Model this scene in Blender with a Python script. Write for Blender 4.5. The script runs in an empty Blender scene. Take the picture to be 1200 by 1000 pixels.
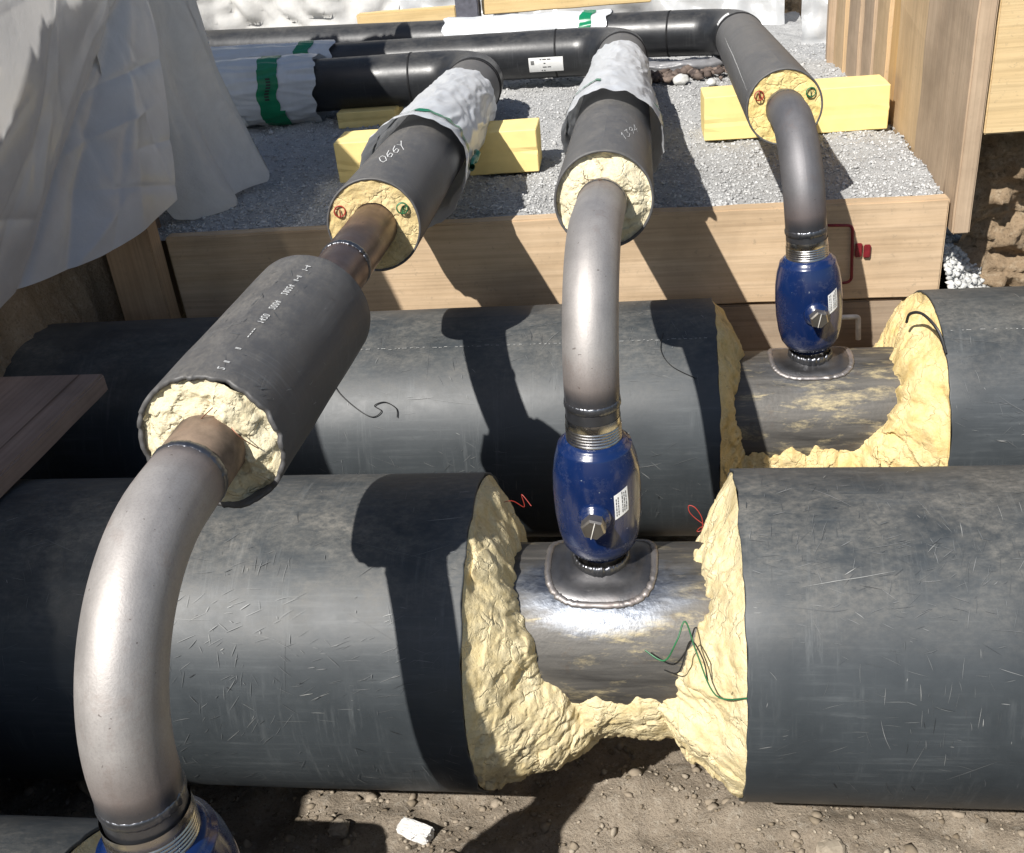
import bpy, bmesh, math, random
import numpy as np
from math import radians, sin, cos, pi, sqrt, atan2, exp
from mathutils import Vector, Matrix, noise

random.seed(7)
rng = np.random.default_rng(7)
scene = bpy.context.scene
COL = scene.collection

# ------------------------------------------------------------------ camera
F_PX = 1215.0
yv = np.array([765 - 600, -197 - 500, F_PX]); yv = yv / np.linalg.norm(yv)
xv = -np.array([-8970.0, 250.0, F_PX]); xv = xv - xv.dot(yv) * yv; xv = xv / np.linalg.norm(xv)
zv = np.cross(xv, yv)
AX = np.stack([xv, yv, zv])                      # rows: world axes seen from the camera
cam_data = bpy.data.cameras.new('camera')
cam = bpy.data.objects.new('camera', cam_data); COL.objects.link(cam)
right, up, back = AX[:, 0], -AX[:, 1], -AX[:, 2]
CAM_LOC = Vector((0, 0, 1.42))
mw = Matrix.Identity(4)
for i in range(3):
    mw[i][0], mw[i][1], mw[i][2], mw[i][3] = right[i], up[i], back[i], CAM_LOC[i]
cam.matrix_world = mw
cam_data.sensor_width = 36; cam_data.sensor_fit = 'HORIZONTAL'
cam_data.lens = 36 * F_PX / 1200
cam_data.clip_start = 0.02; cam_data.clip_end = 200
scene.camera = cam

# ------------------------------------------------------------------ light
EL = radians(46.5); SX = -0.325
TO_SUN = Vector((SX, -sqrt(cos(EL) ** 2 - SX ** 2), sin(EL)))
world = bpy.data.worlds.new('World'); scene.world = world; world.use_nodes = True
wn = world.node_tree.nodes; wl = world.node_tree.links
sky = wn.new('ShaderNodeTexSky'); sky.sky_type = 'NISHITA'; sky.sun_disc = False
sky.sun_elevation = EL; sky.sun_rotation = atan2(TO_SUN.x, TO_SUN.y)
wl.new(sky.outputs[0], wn['Background'].inputs[0]); wn['Background'].inputs[1].default_value = 0.072
sun_d = bpy.data.lights.new('sun', 'SUN'); sun_d.energy = 5.0; sun_d.angle = radians(0.53); sun_d.color = (1, .965, .915)
sun = bpy.data.objects.new('sun', sun_d); COL.objects.link(sun)
sun.rotation_euler = TO_SUN.to_track_quat('Z', 'Y').to_euler(); sun.location = (-2, -6, 7)
scene.view_settings.view_transform = 'Standard'; scene.view_settings.look = 'None'
scene.view_settings.exposure = 0.42; scene.view_settings.gamma = 1
cy = scene.cycles
cy.max_bounces = 5; cy.diffuse_bounces = 3; cy.glossy_bounces = 2; cy.transmission_bounces = 3; cy.transparent_max_bounces = 5

# ------------------------------------------------------------------ helpers
def link(o, parent=None):
    COL.objects.link(o)
    if parent: o.parent = parent
    return o

def tag(o, label=None, cat=None, group=None, kind=None):
    if label: o['label'] = label
    if cat: o['category'] = cat
    if group: o['group'] = group
    if kind: o['kind'] = kind
    return o

def thing(name, label, cat, loc=(0, 0, 0), group=None):
    o = bpy.data.objects.new(name, None); o.empty_display_size = .05
    link(o); ROOTS[o.name] = o
    o['base'] = list(loc)
    o.location = loc
    return tag(o, label, cat, group)
ROOTS = {}

def mesh(name, verts, faces, mat, parent=None, smooth=True, uvs=None, world_coords=True):
    """one mesh object; verts are world coordinates, moved into the parent's frame"""
    me = bpy.data.meshes.new(name)
    if world_coords and parent is not None:
        off = Vector((0, 0, 0)); p = parent
        while p is not None:
            off += p.location; p = p.parent
        verts = [(v[0] - off.x, v[1] - off.y, v[2] - off.z) for v in verts]
    me.from_pydata([tuple(map(float, v)) for v in verts], [], faces)
    if smooth:
        me.polygons.foreach_set('use_smooth', [True] * len(me.polygons))
    if uvs is not None:
        lay = me.uv_layers.new(name='UVMap')
        idx = np.zeros(len(me.loops), dtype=np.int32); me.loops.foreach_get('vertex_index', idx)
        lay.data.foreach_set('uv', np.asarray(uvs, dtype=np.float32)[idx].ravel())
    if mat: me.materials.append(mat)
    me.update()
    return link(bpy.data.objects.new(name, me), parent)

def fbm(p, oct=4, H=.8, lac=2.0):
    return noise.fractal(Vector(p), H, lac, oct)

def sm(t):
    t = max(0., min(1., t)); return t * t * (3 - 2 * t)

def fillet(pts, rads, seg=12):
    """polyline with rounded corners"""
    pts = [Vector(p) for p in pts]; out = [pts[0]]
    for i in range(1, len(pts) - 1):
        a, b, c = pts[i - 1], pts[i], pts[i + 1]
        u = (a - b).normalized(); v = (c - b).normalized()
        ang = u.angle(v); R = rads[i - 1]
        d = R / math.tan(ang / 2); p0 = b + u * d; n = (u + v).normalized()
        cen = b + n * (R / sin(ang / 2))
        e1 = (p0 - cen).normalized(); e2 = ((b + v * d) - cen).normalized()
        tot = e1.angle(e2); ax = e1.cross(e2).normalized()
        for k in range(seg + 1):
            out.append(cen + (Matrix.Rotation(tot * k / seg, 3, ax) @ e1) * R)
    out.append(pts[-1]); return out

def resample(pts, step):
    out = [pts[0]]
    for a, b in zip(pts[:-1], pts[1:]):
        L = (b - a).length; n = max(1, int(math.ceil(L / step)))
        for k in range(1, n + 1): out.append(a.lerp(b, k / n))
    return out

def frames(pts):
    n = len(pts); T = []
    for i in range(n):
        a = pts[max(0, i - 1)]; b = pts[min(n - 1, i + 1)]
        T.append((b - a).normalized())
    ref = Vector((0, 0, 1)) if abs(T[0].z) < .9 else Vector((0, -1, 0))
    N = (ref - T[0] * ref.dot(T[0])).normalized(); out = []
    for i in range(n):
        N = (N - T[i] * N.dot(T[i])).normalized()
        out.append((T[i], N.copy(), T[i].cross(N)))
    return out

def tube(pts, rad, n=48, cap0=False, cap1=False, lip0=0, lip1=0, thick=.004, rim=0., disp=None):
    """swept tube -> verts, faces, uvs. rad number or f(i,s). lip: inner return length at an open end. disp(s,a) radial offset"""
    pts = [Vector(p) for p in pts]; fr = frames(pts); S = [0.]
    for a, b in zip(pts[:-1], pts[1:]): S.append(S[-1] + (b - a).length)
    rf = rad if callable(rad) else (lambda s: rad)
    rings = []
    R0, R1 = rf(0), rf(S[-1])
    if lip0: rings += [(pts[0] + fr[0][0] * lip0, fr[0], R0 - thick, 0, 0), (pts[0], fr[0], R0 - thick, 0, 1)]
    for i, p in enumerate(pts):
        if lip1 and i == len(pts) - 1: rings.append((p - fr[i][0] * .002, fr[i], rf(S[i]), S[i] - .002, 2))
        rings.append((p, fr[i], rf(S[i]) - (.0004 if (lip0 and i == 0) or (lip1 and i == len(pts) - 1) else 0), S[i], 1 if i == 0 else (2 if i == len(pts) - 1 else 3)))
        if lip0 and i == 0: rings.append((p + fr[i][0] * .002, fr[i], rf(S[i]), S[i] + .002, 1))
    if lip1: rings += [(pts[-1], fr[-1], R1 - thick, S[-1], 2), (pts[-1] - fr[-1][0] * lip1, fr[-1], R1 - thick, S[-1], 0)]
    V = []; U = []
    Rm = rf(S[-1] / 2)
    for (p, (T, N, B), r, s, endk) in rings:
        for k in range(n + 1):
            a = 2 * pi * k / n
            rr = r + (disp(s, a) if disp else 0)
            off = 0
            if rim and endk in (1, 2):
                off = rim * fbm((cos(a) * 6 + p.x * 9, sin(a) * 6, p.y * 7), 4)
            V.append(p + (N * cos(a) + B * sin(a)) * rr + T * off); U.append((s, a * Rm))
    m = n + 1; Fc = []
    for i in range(len(rings) - 1):
        for k in range(n):
            a = i * m + k; Fc.append((a, a + 1, a + m + 1, a + m))
    if cap0:
        V.append(pts[0]); U.append((0, 0)); c = len(V) - 1
        for k in range(n): Fc.append((c, k + 1, k))
    if cap1:
        V.append(pts[-1]); U.append((0, 0)); c = len(V) - 1; b = (len(rings) - 1) * m
        for k in range(n): Fc.append((c, b + k, b + k + 1))
    return V, Fc, U

def put_tube(name, pts, rad, mat, parent=None, **kw):
    V, Fc, U = tube(pts, rad, **kw); return mesh(name, V, Fc, mat, parent, True, U)

def merge(parts):
    V, Fc = [], []
    for v, f in parts:
        o = len(V); V += list(v); Fc += [tuple(i + o for i in q) for q in f]
    return V, Fc

def lathe(prof, axis_o, axis_d, n=48, side=None):
    """profile [(r,h)] about an axis"""
    o = Vector(axis_o); d = Vector(axis_d).normalized()
    ref = Vector(side) if side else (Vector((0, -1, 0)) if abs(d.y) < .9 else Vector((0, 0, 1)))
    N = (ref - d * ref.dot(d)).normalized(); B = d.cross(N); V, Fc, U = [], [], []
    for r, h in prof:
        for k in range(n + 1):
            a = 2 * pi * k / n; V.append(o + d * h + (N * cos(a) + B * sin(a)) * r); U.append((h, a * .05))
    m = n + 1
    for i in range(len(prof) - 1):
        for k in range(n):
            a = i * m + k; Fc.append((a, a + 1, a + m + 1, a + m))
    return V, Fc, U

def surf(fn, nu, nv):
    V, U = [], []
    for i in range(nu + 1):
        for j in range(nv + 1):
            u, v = i / nu, j / nv; V.append(fn(u, v)); U.append((u, v))
    m = nv + 1; Fc = [(i * m + j, (i + 1) * m + j, (i + 1) * m + j + 1, i * m + j + 1) for i in range(nu) for j in range(nv)]
    return V, Fc, U

def board(name, lo, hi, mat, parent=None, grain=0, rough=.0024, bevel=.0035, seed=0, taper=None):
    """a timber board as a slightly uneven bevelled box; grain = long axis"""
    bm = bmesh.new(); bmesh.ops.create_cube(bm, size=1)
    lo, hi = Vector(lo), Vector(hi); d = hi - lo; c = (hi + lo) / 2
    for v in bm.verts: v.co = Vector((v.co.x * d.x, v.co.y * d.y, v.co.z * d.z))
    cuts = max(2, int(d[grain] / .05))
    ee = [e for e in bm.edges if abs((e.verts[0].co - e.verts[1].co)[grain]) > 1e-5]
    bmesh.ops.subdivide_edges(bm, edges=ee, cuts=cuts, use_grid_fill=True)
    sharp = [e for e in bm.edges if len(e.link_faces) == 2 and e.calc_face_angle() > .5]
    bmesh.ops.bevel(bm, geom=sharp, offset=bevel, segments=2, affect='EDGES')
    for v in bm.verts:
        q = v.co * 9 + Vector((seed * 3.1, seed * 1.7, seed))
        v.co += Vector((noise.noise(q), noise.noise(q + Vector((9, 0, 0))), noise.noise(q + Vector((0, 9, 0))))) * rough
    me = bpy.data.meshes.new(name); bm.to_mesh(me); bm.free()
    me.polygons.foreach_set('use_smooth', [False] * len(me.polygons))
    me.materials.append(mat)
    o = bpy.data.objects.new(name, me); o.location = c
    if parent:
        off = Vector((0, 0, 0)); p = parent
        while p is not None: off += p.location; p = p.parent
        o.location = c - off
    return link(o, parent)

# ------------------------------------------------------------------ materials
class NT:
    def __init__(s, name, rough=.6, metal=0., spec=.5):
        s.m = bpy.data.materials.new(name); s.m.use_nodes = True
        s.n = s.m.node_tree.nodes; s.l = s.m.node_tree.links
        s.b = s.n['Principled BSDF']
        s.b.inputs['Roughness'].default_value = rough; s.b.inputs['Metallic'].default_value = metal
        s.b.inputs['Specular IOR Level'].default_value = spec
        s.tc = s.n.new('ShaderNodeTexCoord')
    def map(s, src='Object', scale=(1, 1, 1), rot=(0, 0, 0), loc=(0, 0, 0)):
        m = s.n.new('ShaderNodeMapping'); m.inputs['Scale'].default_value = scale
        m.inputs['Rotation'].default_value = rot; m.inputs['Location'].default_value = loc
        s.l.new(s.tc.outputs[src], m.inputs['Vector']); return m.outputs[0]
    def noise(s, vec, scale=5, detail=4, rough=.55, dist=0.):
        t = s.n.new('ShaderNodeTexNoise'); t.inputs['Scale'].default_value = scale; t.inputs['Detail'].default_value = detail
        t.inputs['Roughness'].default_value = rough; t.inputs['Distortion'].default_value = dist
        if vec is not None: s.l.new(vec, t.inputs['Vector'])
        return t.outputs['Fac']
    def vor(s, vec, scale=5, feat='F1', out='Distance', rand=1.):
        t = s.n.new('ShaderNodeTexVoronoi'); t.feature = feat; t.inputs['Scale'].default_value = scale
        t.inputs['Randomness'].default_value = rand
        if vec is not None: s.l.new(vec, t.inputs['Vector'])
        return t.outputs[out]
    def ramp(s, fac, stops):
        r = s.n.new('ShaderNodeValToRGB'); e = r.color_ramp.elements
        while len(e) < len(stops): e.new(.5)
        for i, (p, c) in enumerate(stops):
            e[i].position = p; e[i].color = (c, c, c, 1) if not hasattr(c, '__len__') else (*c, 1)
        s.l.new(fac, r.inputs[0]); return r.outputs[0]
    def mix(s, fac, a, b, mode='MIX'):
        m = s.n.new('ShaderNodeMix'); m.data_type = 'RGBA'; m.blend_type = mode
        for sock, val in ((m.inputs[0], fac), (m.inputs[6], a), (m.inputs[7], b)):
            if isinstance(val, bpy.types.NodeSocket): s.l.new(val, sock)
            elif hasattr(val, '__len__'): sock.default_value = (*val, 1) if len(val) == 3 else val
            elif sock is m.inputs[0]: sock.default_value = val
            else: sock.default_value = (val, val, val, 1)
        return m.outputs[2]
    def math(s, op, a, b=0.):
        m = s.n.new('ShaderNodeMath'); m.operation = op
        for sock, val in ((m.inputs[0], a), (m.inputs[1], b)):
            if isinstance(val, bpy.types.NodeSocket): s.l.new(val, sock)
            else: sock.default_value = val
        return m.outputs[0]
    def sep(s, vec):
        m = s.n.new('ShaderNodeSeparateXYZ'); s.l.new(vec, m.inputs[0]); return m.outputs
    def add(s, vec, v2):
        m = s.n.new('ShaderNodeVectorMath'); m.operation = 'ADD'; s.l.new(vec, m.inputs[0]); s.l.new(v2, m.inputs[1]); return m.outputs[0]
    def warp(s, vec, scale, amt):
        t = s.n.new('ShaderNodeTexNoise'); t.inputs['Scale'].default_value = scale; t.inputs['Detail'].default_value = 2
        s.l.new(vec, t.inputs['Vector'])
        m = s.n.new('ShaderNodeVectorMath'); m.operation = 'SCALE'; s.l.new(t.outputs['Color'], m.inputs[0]); m.inputs['Scale'].default_value = amt
        return s.add(vec, m.outputs[0])
    def color(s, c):
        if isinstance(c, bpy.types.NodeSocket): s.l.new(c, s.b.inputs['Base Color'])
        else: s.b.inputs['Base Color'].default_value = (*c, 1)
    def set(s, k, v):
        if isinstance(v, bpy.types.NodeSocket): s.l.new(v, s.b.inputs[k])
        else: s.b.inputs[k].default_value = v
    def bump(s, h, strength=.3, dist=.002, prev=None):
        b = s.n.new('ShaderNodeBump'); b.inputs['Strength'].default_value = strength; b.inputs['Distance'].default_value = dist
        s.l.new(h, b.inputs['Height'])
        if prev is not None: s.l.new(prev, b.inputs['Normal'])
        s.l.new(b.outputs[0], s.b.inputs['Normal']); return b.outputs[0]

def plain(name, col, rough=.6, metal=0., spec=.5, var=.25, scale=60):
    t = NT(name, rough, metal, spec); v = t.map('Object')
    f = t.noise(v, scale, 4)
    t.color(t.mix(t.ramp(f, [(.3, 0), (.7, 1)]), tuple(c * (1 - var) for c in col), tuple(min(1, c * (1 + var)) for c in col)))
    return t.m

def casing_mat(name, base=(.036, .042, .046), dust=(.25, .23, .195), dust_amt=.5, rough=.48, sc=1., seed=0.):
    t = NT(name, rough, 0, .5)
    uv = t.map('UV', (1, 1, 1), (0, 0, 0), (seed, seed * 1.3, 0))
    w = t.warp(uv, 3, .06)
    mott = t.noise(w, 7 * sc, 5, .66)
    col = t.mix(t.ramp(mott, [(.3, 0), (.75, 1)]), tuple(c * .9 for c in base), tuple(c * 1.25 for c in base))
    # chalky rub marks, drawn out along and around the pipe
    fine = t.noise(t.map('UV', (60 * sc, 150 * sc, 1)), 1, 3, .7)
    st1 = t.noise(t.warp(t.map('UV', (6 * sc, 110 * sc, 1), (0, 0, 0), (seed, 1, 0)), .5, .6), 1, 5, .75)
    st2 = t.noise(t.warp(t.map('UV', (95 * sc, 7 * sc, 1), (0, 0, 0), (seed, 2, 0)), .5, .9), 1, 5, .75)
    g1 = t.ramp(mott, [(.40, 0), (.66, 1)]); g2 = t.ramp(t.noise(w, 4.5 * sc, 4, .65), [(.46, 0), (.64, 1)])
    bl = t.math('MAXIMUM', t.math('MULTIPLY', t.math('MULTIPLY', t.ramp(st1, [(.50, 0), (.70, 1)]), g1), .7), t.math('MULTIPLY', t.ramp(st2, [(.52, 0), (.70, 1)]), g2))
    col = t.mix(t.math('MULTIPLY', bl, .26 * dust_amt), col, (.26, .275, .275))
    # soil dust rubbed along the crown
    z = t.sep(t.tc.outputs['Normal'])[2]
    n2 = t.noise(t.warp(t.map('UV', (6 * sc, 9 * sc, 1), (0, 0, 0), (seed, 0, 0)), 1., .5), 1.6, 7, .74, .2)
    topd = t.math('MULTIPLY', t.ramp(z, [(.50, 0), (.98, 1)]), t.ramp(n2, [(.36, 0), (.66, 1)]))
    topd = t.math('MULTIPLY', topd, t.ramp(t.noise(t.map('UV', (70 * sc, 110 * sc, 1), (0, 0, .6)), 1, 4, .75), [(.34, .2), (.64, 1)]))
    col = t.mix(t.math('MULTIPLY', topd, .62 * dust_amt), col, dust)
    t.color(col)
    r = t.ramp(mott, [(.25, rough - .08), (.8, rough + .14)])
    r = t.mix(t.math('MULTIPLY', topd, .8), r, .75)
    t.set('Roughness', r)
    t.bump(t.noise(w, 26 * sc, 4, .6), .16, .0022)
    return t.m

def foam_mat(name, base, light, dirt=.25, grain=1., relief=1.):
    t = NT(name, .95, 0, .12); v = t.map('Object')
    n1 = t.noise(v, 24, 5, .68); n2 = t.noise(v, 170 * grain, 4, .75)
    col = t.mix(t.ramp(n1, [(.3, 0), (.7, 1)]), base, light)
    col = t.mix(t.math('MULTIPLY', t.ramp(t.noise(t.warp(v, 20, .05), 15, 6, .74), [(.54, 0), (.70, 1)]), dirt), col, (.36, .26, .13))
    col = t.mix(t.math('MULTIPLY', t.ramp(n2, [(.52, 0), (.66, 1)]), .30), col, tuple(c * .62 for c in base))
    t.color(col)
    ve = t.n.new('ShaderNodeTexVoronoi'); ve.feature = 'DISTANCE_TO_EDGE'; ve.inputs['Scale'].default_value = 34 * grain
    t.l.new(t.warp(t.warp(v, 30, .03), 120, .008), ve.inputs['Vector'])
    ck = t.math('MULTIPLY', t.ramp(ve.outputs['Distance'], [(.0, 1), (.07, 0)]), t.ramp(n1, [(.45, 0), (.6, 1)]))
    h = t.math('SUBTRACT', t.math('ADD', t.noise(t.warp(v, 40, .02), 85 * grain, 5, .8), t.math('MULTIPLY', n2, .6)), t.math('MULTIPLY', ck, .9))
    t.bump(h, .75 * relief, .0034)
    return t.m

def steel_mat(name, base=(.30, .285, .275), rough=.42, rust=.2, metal=.85, polish=None, blotch=.5, stretch=(1, 1, 1)):
    t = NT(name, rough, metal, .5); v = t.map('Object', stretch)
    n1 = t.noise(v, 18, 6, .62); n2 = t.noise(v, 300, 3, .6)
    col = t.mix(t.ramp(n1, [(.3, 0), (.72, 1)]), tuple(c * (1 - .45 * blotch) for c in base), tuple(min(1, c * (1 + .3 * blotch)) for c in base))
    ru = t.ramp(t.noise(t.warp(v, 15, .04), 11, 7, .7), [(.52, 0), (.72, 1)])
    col = t.mix(t.math('MULTIPLY', ru, rust), col, (.16, .085, .05))
    t.color(col)
    r = t.ramp(t.noise(v, 30, 5, .65), [(.25, rough - .1), (.8, rough + .16)])
    t.set('Roughness', r); t.set('Metallic', t.math('SUBTRACT', metal, t.math('MULTIPLY', ru, rust)))
    t.bump(t.math('ADD', n2, t.noise(v, 70, 4, .6)), .12, .001)
    return t.m

def wood_mat(name, a, b, axis=0, scale=1., dark=.35, knots=.6):
    t = NT(name, .78, 0, .25)
    s = [14, 14, 14]; s[axis] = .9
    v = t.map('Object', tuple(x * scale for x in s))
    w = t.warp(v, .6, .9)
    g = t.noise(w, 2.2, 7, .62, .3)
    s2 = [150, 150, 150]; s2[axis] = 3.0
    fg = t.noise(t.map('Object', tuple(x * scale for x in s2)), 1, 4, .6)
    col = t.mix(t.ramp(g, [(.2, 0), (.8, 1)]), a, b)
    col = t.mix(t.math('MULTIPLY', t.ramp(fg, [(.42, 0), (.72, 1)]), .42), col, tuple(c * .55 for c in a))
    st = t.ramp(t.noise(t.map('Object', (3, 3, 3)), 1.6, 5, .65), [(.42, 0), (.7, 1)])
    col = t.mix(t.math('MULTIPLY', st, dark), col, tuple(c * .38 for c in a))
    s3 = [7, 7, 7]; s3[axis] = 2.6
    kn = t.ramp(t.vor(t.map('Object', tuple(s3)), 1.0), [(.05, 1), (.10, 0)])
    col = t.mix(t.math('MULTIPLY', kn, knots), col, (.10, .05, .025))
    s4 = [45, 45, 45]; s4[axis] = .8
    ck = t.ramp(t.noise(t.warp(t.map('Object', tuple(s4)), .4, .5), 1, 2, .5), [(.70, 0), (.735, 1)])
    col = t.mix(t.math('MULTIPLY', ck, .6), col, (.06, .035, .02))
    sp = t.ramp(t.noise(t.map('Object', (1, 1, 1)), 70, 5, .7), [(.60, 0), (.70, 1)])
    col = t.mix(t.math('MULTIPLY', sp, .35), col, (.22, .18, .13))
    t.color(col)
    t.bump(t.math('SUBTRACT', t.math('ADD', t.math('MULTIPLY', fg, .7), g), ck), .4, .0018)
    return t.m

def soil_mat(name, a, b, c, scale=1.):
    t = NT(name, .95, 0, .15); v = t.map('Object', (scale,) * 3)
    n1 = t.noise(t.warp(v, 4, .15), 4, 8, .7); n2 = t.noise(v, 60, 6, .7)
    col = t.mix(t.ramp(n1, [(.3, 0), (.7, 1)]), a, b)
    col = t.mix(t.ramp(n2, [(.52, 0), (.72, 1)]), col, c)
    col = t.mix(t.math('MULTIPLY', t.ramp(t.noise(v, 180, 3, .6), [(.5, 0), (.7, 1)]), .5), col, tuple(x * .45 for x in a))
    t.color(col)
    t.bump(t.math('ADD', t.noise(v, 45, 8, .75), t.math('MULTIPLY', t.noise(v, 220, 4, .7), .4)), .9, .01)
    return t.m

def sheet_mat(name, col, trans=.5, clear=0., rough=.4, wr=.4, scale=14, spec=.5):
    """thin plastic film or fleece: diffuse + translucent (+ see-through)"""
    t = NT(name, rough, 0, spec); v = t.map('Object')
    n = t.noise(t.warp(v, 5, .2), scale, 8, .68)
    t.color(t.mix(t.ramp(n, [(.3, 0), (.75, 1)]), tuple(c * .82 for c in col), col))
    nb = t.bump(t.math('ADD', n, t.math('MULTIPLY', t.noise(v, scale * 6, 5, .65), .3)), wr, .0035)
    tr = t.n.new('ShaderNodeBsdfTranslucent'); tr.inputs[0].default_value = (*col, 1); t.l.new(nb, tr.inputs['Normal'])
    m1 = t.n.new('ShaderNodeMixShader'); m1.inputs[0].default_value = trans
    t.l.new(t.b.outputs[0], m1.inputs[1]); t.l.new(tr.outputs[0], m1.inputs[2]); out = m1.outputs[0]
    if clear:
        tp = t.n.new('ShaderNodeBsdfTransparent'); tp.inputs[0].default_value = (.93, .94, .93, 1)
        m2 = t.n.new('ShaderNodeMixShader')
        t.l.new(t.ramp(n, [(.3, clear * 1.3), (.8, clear * .6)]), m2.inputs[0])
        t.l.new(out, m2.inputs[1]); t.l.new(tp.outputs[0], m2.inputs[2]); out = m2.outputs[0]
    t.l.new(out, t.n['Material Output'].inputs[0])
    return t.m

def elbow_mat(name, L, base, rough=.60, metal=.7, t0=.05, t1=.075):
    """blasted elbow with brown and blue-black heat tint next to the welds (u runs along the pipe)"""
    t = NT(name, rough, metal, .5); v = t.map('Object')
    n1 = t.noise(v, 14, 5, .62); sp = t.noise(v, 420, 3, .7)
    col = t.mix(t.ramp(n1, [(.3, 0), (.72, 1)]), tuple(c * .84 for c in base), tuple(min(1, c * 1.12) for c in base))
    col = t.mix(t.math('MULTIPLY', t.ramp(sp, [(.45, 0), (.7, 1)]), .35), col, tuple(c * .62 for c in base))
    st = t.ramp(t.noise(t.warp(v, 15, .04), 16, 6, .72), [(.56, 0), (.72, 1)])
    col = t.mix(t.math('MULTIPLY', st, .38), col, (.24, .165, .13))
    sl = t.ramp(t.noise(t.map('UV', (9, 90, 1)), 1, 4, .7), [(.5, 0), (.72, 1)])
    col = t.mix(t.math('MULTIPLY', sl, .25), col, tuple(c * .6 for c in base))
    pt = t.ramp(t.noise(v, 150, 2, .5), [(.72, 0), (.75, 1)])
    col = t.mix(t.math('MULTIPLY', pt, .6), col, (.09, .07, .06))
    u = t.sep(t.tc.outputs['UV'])[0]
    u = t.math('ADD', u, t.math('MULTIPLY', t.math('SUBTRACT', n1, .5), .016))
    e = t.math('MULTIPLY', u, 1 / L)
    br = t.ramp(e, [(0, 1), (t0 / L, 0), (1 - t1 / L, 0), (1 - .3 * t1 / L, .9), (1, 1)])
    col = t.mix(t.math('MULTIPLY', br, .62), col, (.17, .115, .10))
    dk = t.ramp(e, [(0, 1), (.3 * t0 / L, 0), (1 - .42 * t1 / L, 0), (1 - .18 * t1 / L, 1), (1, 1)])
    col = t.mix(t.math('MULTIPLY', dk, .8), col, (.075, .085, .10))
    t.color(col)
    t.set('Roughness', t.mix(dk, t.ramp(n1, [(.25, rough - .05), (.8, rough + .09)]), .30))
    t.bump(t.math('ADD', sp, t.math('MULTIPLY', t.noise(v, 90, 4, .6), .6)), .16, .0012)
    return t.m

M = {}
M['casing_big'] = casing_mat('black_polyethylene_worn', dust_amt=1., sc=1.)
M['casing_back'] = casing_mat('black_polyethylene_scuffed', dust_amt=.8, seed=5.3)
M['casing_small'] = casing_mat('grey_black_polyethylene', base=(.078, .076, .075), dust_amt=.95, rough=.52, sc=1.6, seed=2.)
M['casing_run'] = casing_mat('black_polyethylene_smooth', base=(.018, .019, .021), dust_amt=.45, rough=.34, sc=1.4, seed=8.)
M['casing_cut'] = plain('cut_polyethylene_edge', (.010, .010, .011), .7, 0, .3, .4, 200)
M['foam'] = foam_mat('polyurethane_foam', (.64, .51, .26), (.79, .69, .45), .5)
M['foam_ochre'] = foam_mat('polyurethane_foam_ochre', (.64, .46, .18), (.80, .65, .36), .5)
M['foam_pale'] = foam_mat('polyurethane_foam_pale', (.68, .59, .38), (.76, .69, .50), .35, 1., 1.)
M['foam_face'] = foam_mat('polyurethane_foam_cut', (.72, .54, .20), (.80, .64, .30), .35)
M['foam_face_brown'] = foam_mat('polyurethane_foam_cut_aged', (.58, .44, .20), (.72, .58, .32), .6)
M['block'] = plain('yellow_foam_board', (.83, .65, .27), .85, 0, .2, .06, 25)
M['steel_elbow'] = steel_mat('elbow_steel', (.40, .365, .345), .46, .16, .62)
M['steel_dark'] = steel_mat('dark_pipe_steel', (.14, .135, .14), .44, .12, .6)
M['steel_brown'] = steel_mat('brown_mill_steel', (.17, .12, .10), .36, .5, .75)
M['steel_bright'] = steel_mat('machined_steel', (.55, .53, .50), .26, .05, 1.)
M['weld'] = steel_mat('weld_metal', (.16, .165, .18), .34, .15, .9)
M['weld_bright'] = steel_mat('wire_brushed_weld', (.30, .28, .27), .5, .45, .85)
M['plate'] = steel_mat('saddle_plate_steel', (.13, .128, .13), .38, .25, .85, None, .9)
M['rust'] = steel_mat('rusty_steel', (.26, .19, .135), .85, .85, .2, None, 1.6)
M['nut'] = steel_mat('nut_steel', (.38, .35, .31), .34, .25, .9)

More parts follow.
